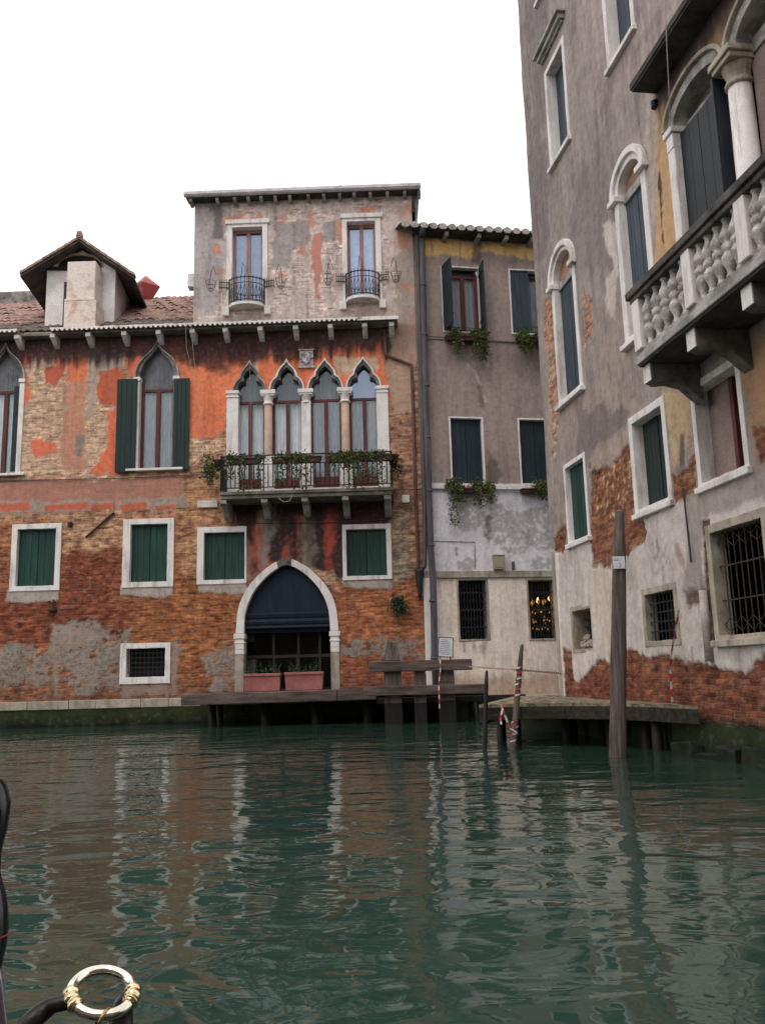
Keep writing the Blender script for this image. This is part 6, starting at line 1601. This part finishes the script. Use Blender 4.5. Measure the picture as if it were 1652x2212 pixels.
# ================================================================== gondola fittings close to the camera
def near(p, t): return EYE+ray(p)*t
GT = 1.1
go_ = Vector((-.3, .2, 0))
gon = thing('gondola', 'black gondola with polished brass ring and turned black finial at its side', 'gondola', go_)
gl_ = lambda p: p-go_
rc = near(c15(1070, 672), GT); fr_ = (rc-EYE).normalized(); up_ = (UPV-fr_*UPV.dot(fr_)).normalized(); ax = fr_.cross(up_).normalized(); ax = (ax-up_*.12).normalized(); ay = (up_*.68+fr_*.73).normalized()
k_ = GT/F/4.13*1652/1936
Rr = ((1475-655)/2*k_-.0065)*.87
an = ax.cross(ay)
def ringpt(a, R=Rr): return gl_(rc)+(ax*math.cos(a)+ay*math.sin(a))*R
mb = MB(); mb.torus(gl_(rc), Rr, .0068, ax, ay, 64, 14); mb.build('brass_ring', M['brass'], gon, smooth=True)
for c_, wd in ((math.radians(-12), .40), (math.radians(196), .42)):
    mb = MB(); path = []; rr = []
    for q in range(41):
        f = q/40; path.append(ringpt(c_-wd+2*wd*f)); rr.append(.0074+.0022*abs(math.sin(f*PI*3.0))+(.001 if .1 < f < .9 else 0))
    mb.tube(path, rr, 14); mb.build('brass_collar', M['brass_gold'], gon, smooth=True)
lk = ringpt(math.radians(-84)); mb = MB(); mb.torus(lk+UPV*-.006, .0125, .0023, (UPV+RGT*.12).normalized(), (FWD*.9+RGT*.35).normalized(), 24, 8); mb.build('hanging_link', M['brass_dull'], gon, smooth=True)
pa = [ringpt(math.radians(196))+UPV*-.004+RGT*-.006, gl_(near(c15(560, 800), GT*1.0)), gl_(near(c15(400, 910), GT*.99)), gl_(near(c15(300, 1010), GT*.98)), gl_(near(c15(150, 1300), GT*.97)), gl_(near(c15(100, 1900), GT*.97))]
mb = MB(); mb.tube(pa, [.0085, .0105, .0125, .013, .014, .016], 14); mb.build('curved_arm', M['leather'], gon, smooth=True)
ps = [ringpt(math.radians(-10))+FWD*.006, gl_(near(c15(1290, 800), GT*1.015)), gl_(near(c15(1270, 960), GT*1.01)), gl_(near(c15(1240, 1250), GT)), gl_(near(c15(1200, 1900), GT))]
mb = MB(); mb.tube(ps, [.010, .0125, .0145, .016, .018], 14); mb.build('leather_strap', M['leather'], gon, smooth=True)
mb = MB(); mb.tube([gl_(near(c15(1015, 930), GT*1.01)), gl_(near(c15(1010, 1300), GT*1.01))], .0025, 8); mb.build('pin', M['lacquer'], gon)
ST = 1.15; kk = ST/F
c0 = near((-27, 1990), ST)-go_
prof = []
for y, r in ((2290, 16), (2180, 18), (2150, 20), (2129, 24), (2085, 34), (2045, 41), (2005, 44), (1965, 40), (1930, 33), (1905, 24), (1890, 21), (1850, 21), (1829, 24), (1800, 31), (1770, 34), (1741, 35), (1720, 30), (1703, 24), (1690, 14), (1683, 4)):
    prof.append((r*kk, near((-24, y), ST).z-near((-24, 1990), ST).z))
mb = MB(); mb.lathe(prof, c0, 28); fo = mb.build('turned_finial', M['lacquer'], gon, smooth=True)
mb = MB(); mb.torus((c0.x, c0.y, c0.z-.018), 43.2*kk, .0012, (1, 0, 0), (0, 1, 0), 32, 5); mb.build('red_line', M['red'], fo)
mb = MB(); mb.tube([gl_(near((-16, 2070), 1.12)), gl_(near((-3, 2120), 1.12)), gl_(near((8, 2215), 1.12)), gl_(near((20, 2420), 1.1))], .0055, 10); mb.build('steel_tube', M['chrome'], gon, smooth=True)
# the hull round the viewer, below the view
n = 40; mbh = MB(); vs = []; fs = []
for k in range(n+1):
    f = k/n; s_ = math.sin(PI*f)**.6; x = -5.2+9.5*f; up = .42+.7*abs(2*f-1)**4
    for q, (w_, z_) in enumerate(((1, up), (.93, up-.16), (.72, .10), (.3, .02), (-.3, .02), (-.72, .10), (-.93, up-.16), (-1, up))): vs.append((x, .05+w_*.72*s_, z_))
    if k:
        for q in range(7): a = (k-1)*8+q; fs.append((a, a+1, a+9, a+8))
mbh.add(vs, fs); mbh.build('hull', M['lacquer'], gon, smooth=True)
mb = MB(); mb.box(-1.3, .9, -.42, .62, .16, .19); mb.build('floor_boards', M['wood_wet'], gon)
mb = MB(); mb.box(-.55, -.25, .45, .85, .19, .45); mb.build('side_seat', M['leather'], gon, bevel=.03)
# ================================================================== water, ground, sky, light, camera
t = NT('canal water')
co = t.n('ShaderNodeTexCoord')
def mapped(sc, rot=0):
    mp = t.n('ShaderNodeMapping'); mp.inputs['Scale'].default_value = sc; mp.inputs['Rotation'].default_value = (0, 0, rot); t.l(co.outputs['Object'], mp.inputs['Vector']); return mp.outputs['Vector']
n1 = t.noise(mapped((1.3, 2.1, 1), .12), 1.0, 2, .45, .8)
n2 = t.noise(mapped((3.4, 4.8, 1), -.2), 1.0, 2, .5, .8)
n3 = t.noise(mapped((.35, .6, 1), .3), 1.0, 2, .5)
h = t.math('ADD', t.math('ADD', t.math('MULTIPLY', n1, .024), t.math('MULTIPLY', n2, .0045)), t.math('MULTIPLY', n3, .04))
b = t.n('ShaderNodeBsdfPrincipled')
mk = t.noise(mapped((.3, .3, 1)), 1.0, 4, .6)
t.l(t.mix(mk, (.017, .040, .031), (.025, .049, .038)), b.inputs['Base Color'])
b.inputs['Roughness'].default_value = .03; b.inputs['Specular Tint'].default_value = (.80, .98, .82, 1); b.inputs['IOR'].default_value = 1.33; b.inputs['Specular IOR Level'].default_value = .62
u = t.n('ShaderNodeBump'); u.inputs['Strength'].default_value = 1.0; u.inputs['Distance'].default_value = 1.0
t.l(h, u.inputs['Height']); t.l(u.outputs['Normal'], b.inputs['Normal']); t.l(b.outputs[0], t.out.inputs['Surface'])
mb = MB(); mb.add([(-400, -400, 0), (400, -400, 0), (400, 400, 0), (-400, 400, 0)], [(0, 1, 2, 3)])
tag(mb.build('water', t.m, None), kind='structure')

# unseen house added on the other bank, behind the viewer: it shades the lower walls and shows in the panes
op = thing('unseen_opposite_house', 'plain ochre house added out of view on the bank behind the viewer', 'house', (0, -9.5, 0), PI)
mb = MB(); mb.box(-26, 26, 0, 8, -.6, 12.5); mb.build('wall', rough_mat('unseen house ochre render', (.34, .25, .18), (.24, .18, .14), .6, .9, .3), op)
mb = MB(); mb.prism_x([(-.5, 12.52), (8.5, 12.52), (4, 14.6)], -26.4, 26.4); mb.build('roof', M['tile'], op)  # roof of the added unseen house
for k in range(9):
    for zz in (2.2, 5.6, 9.0):
        mb = MB(); x = -22+5.4*k; mb.ring(rect_loop(x-.65, x+.65, zz-.15, zz+1.95, 1), rect_loop(x-.5, x+.5, zz, zz+1.8, 1), -.05, .0); wf = mb.build('window', M['stone'], op)  # window frames of the added unseen house
        mb = MB(); mb.box(x-.5, x+.5, -.02, -.004, zz, zz+1.8); mb.build('shutter', M['shutter'], wf)  # closed shutters of the added unseen house
w = bpy.data.worlds.new('World'); SC.world = w; w.use_nodes = True; nt = w.node_tree; nt.nodes.clear()
out = nt.nodes.new('ShaderNodeOutputWorld'); bg = nt.nodes.new('ShaderNodeBackground'); sky = nt.nodes.new('ShaderNodeTexSky')
EL, AZ = math.radians(58), math.radians(200)
sky.sky_type = 'NISHITA'; sky.sun_disc = False; sky.sun_elevation = EL; sky.sun_rotation = AZ; sky.dust_density = 4; sky.air_density = 1.2
hs = nt.nodes.new('ShaderNodeHueSaturation'); hs.inputs['Saturation'].default_value = .15; nt.links.new(sky.outputs[0], hs.inputs['Color'])
mx = nt.nodes.new('ShaderNodeMix'); mx.data_type = 'RGBA'; mx.inputs['Factor'].default_value = .8
nt.links.new(hs.outputs[0], mx.inputs['A']); mx.inputs['B'].default_value = (14.0, 14.0, 13.9, 1)     # thick white cloud
nt.links.new(mx.outputs['Result'], bg.inputs['Color']); bg.inputs['Strength'].default_value = .125
nt.links.new(bg.outputs[0], out.inputs['Surface'])
ld = bpy.data.lights.new('sun', 'SUN'); ld.energy = .7; ld.angle = math.radians(30); ld.color = (1, .95, .88)
lo_ = bpy.data.objects.new('sun', ld); COL.objects.link(lo_)
d = Vector((math.sin(AZ)*math.cos(EL), math.cos(AZ)*math.cos(EL), math.sin(EL)))
lo_.rotation_euler = (-d).to_track_quat('-Z', 'Y').to_euler(); lo_.location = d*60

cd = bpy.data.cameras.new('camera'); cam = bpy.data.objects.new('camera', cd); COL.objects.link(cam)
cd.sensor_fit = 'HORIZONTAL'; cd.sensor_width = 36; cd.lens = 36*F/1652; cd.clip_start = .05; cd.clip_end = 3000
# the photo is 1652 x 2212, the render 764 x 1024: same shape
Mx = Matrix(((RGT.x, UPV.x, -FWD.x, EYE.x), (RGT.y, UPV.y, -FWD.y, EYE.y), (RGT.z, UPV.z, -FWD.z, EYE.z), (0, 0, 0, 1)))
cam.matrix_world = Mx
SC.camera = cam
SC.render.resolution_x, SC.render.resolution_y = 764, 1024
SC.view_settings.view_transform = 'Standard'; SC.view_settings.look = 'None'; SC.view_settings.exposure = 0; SC.view_settings.gamma = 1
SC.cycles.max_bounces = 8; SC.cycles.transparent_max_bounces = 16; SC.cycles.use_denoising = True
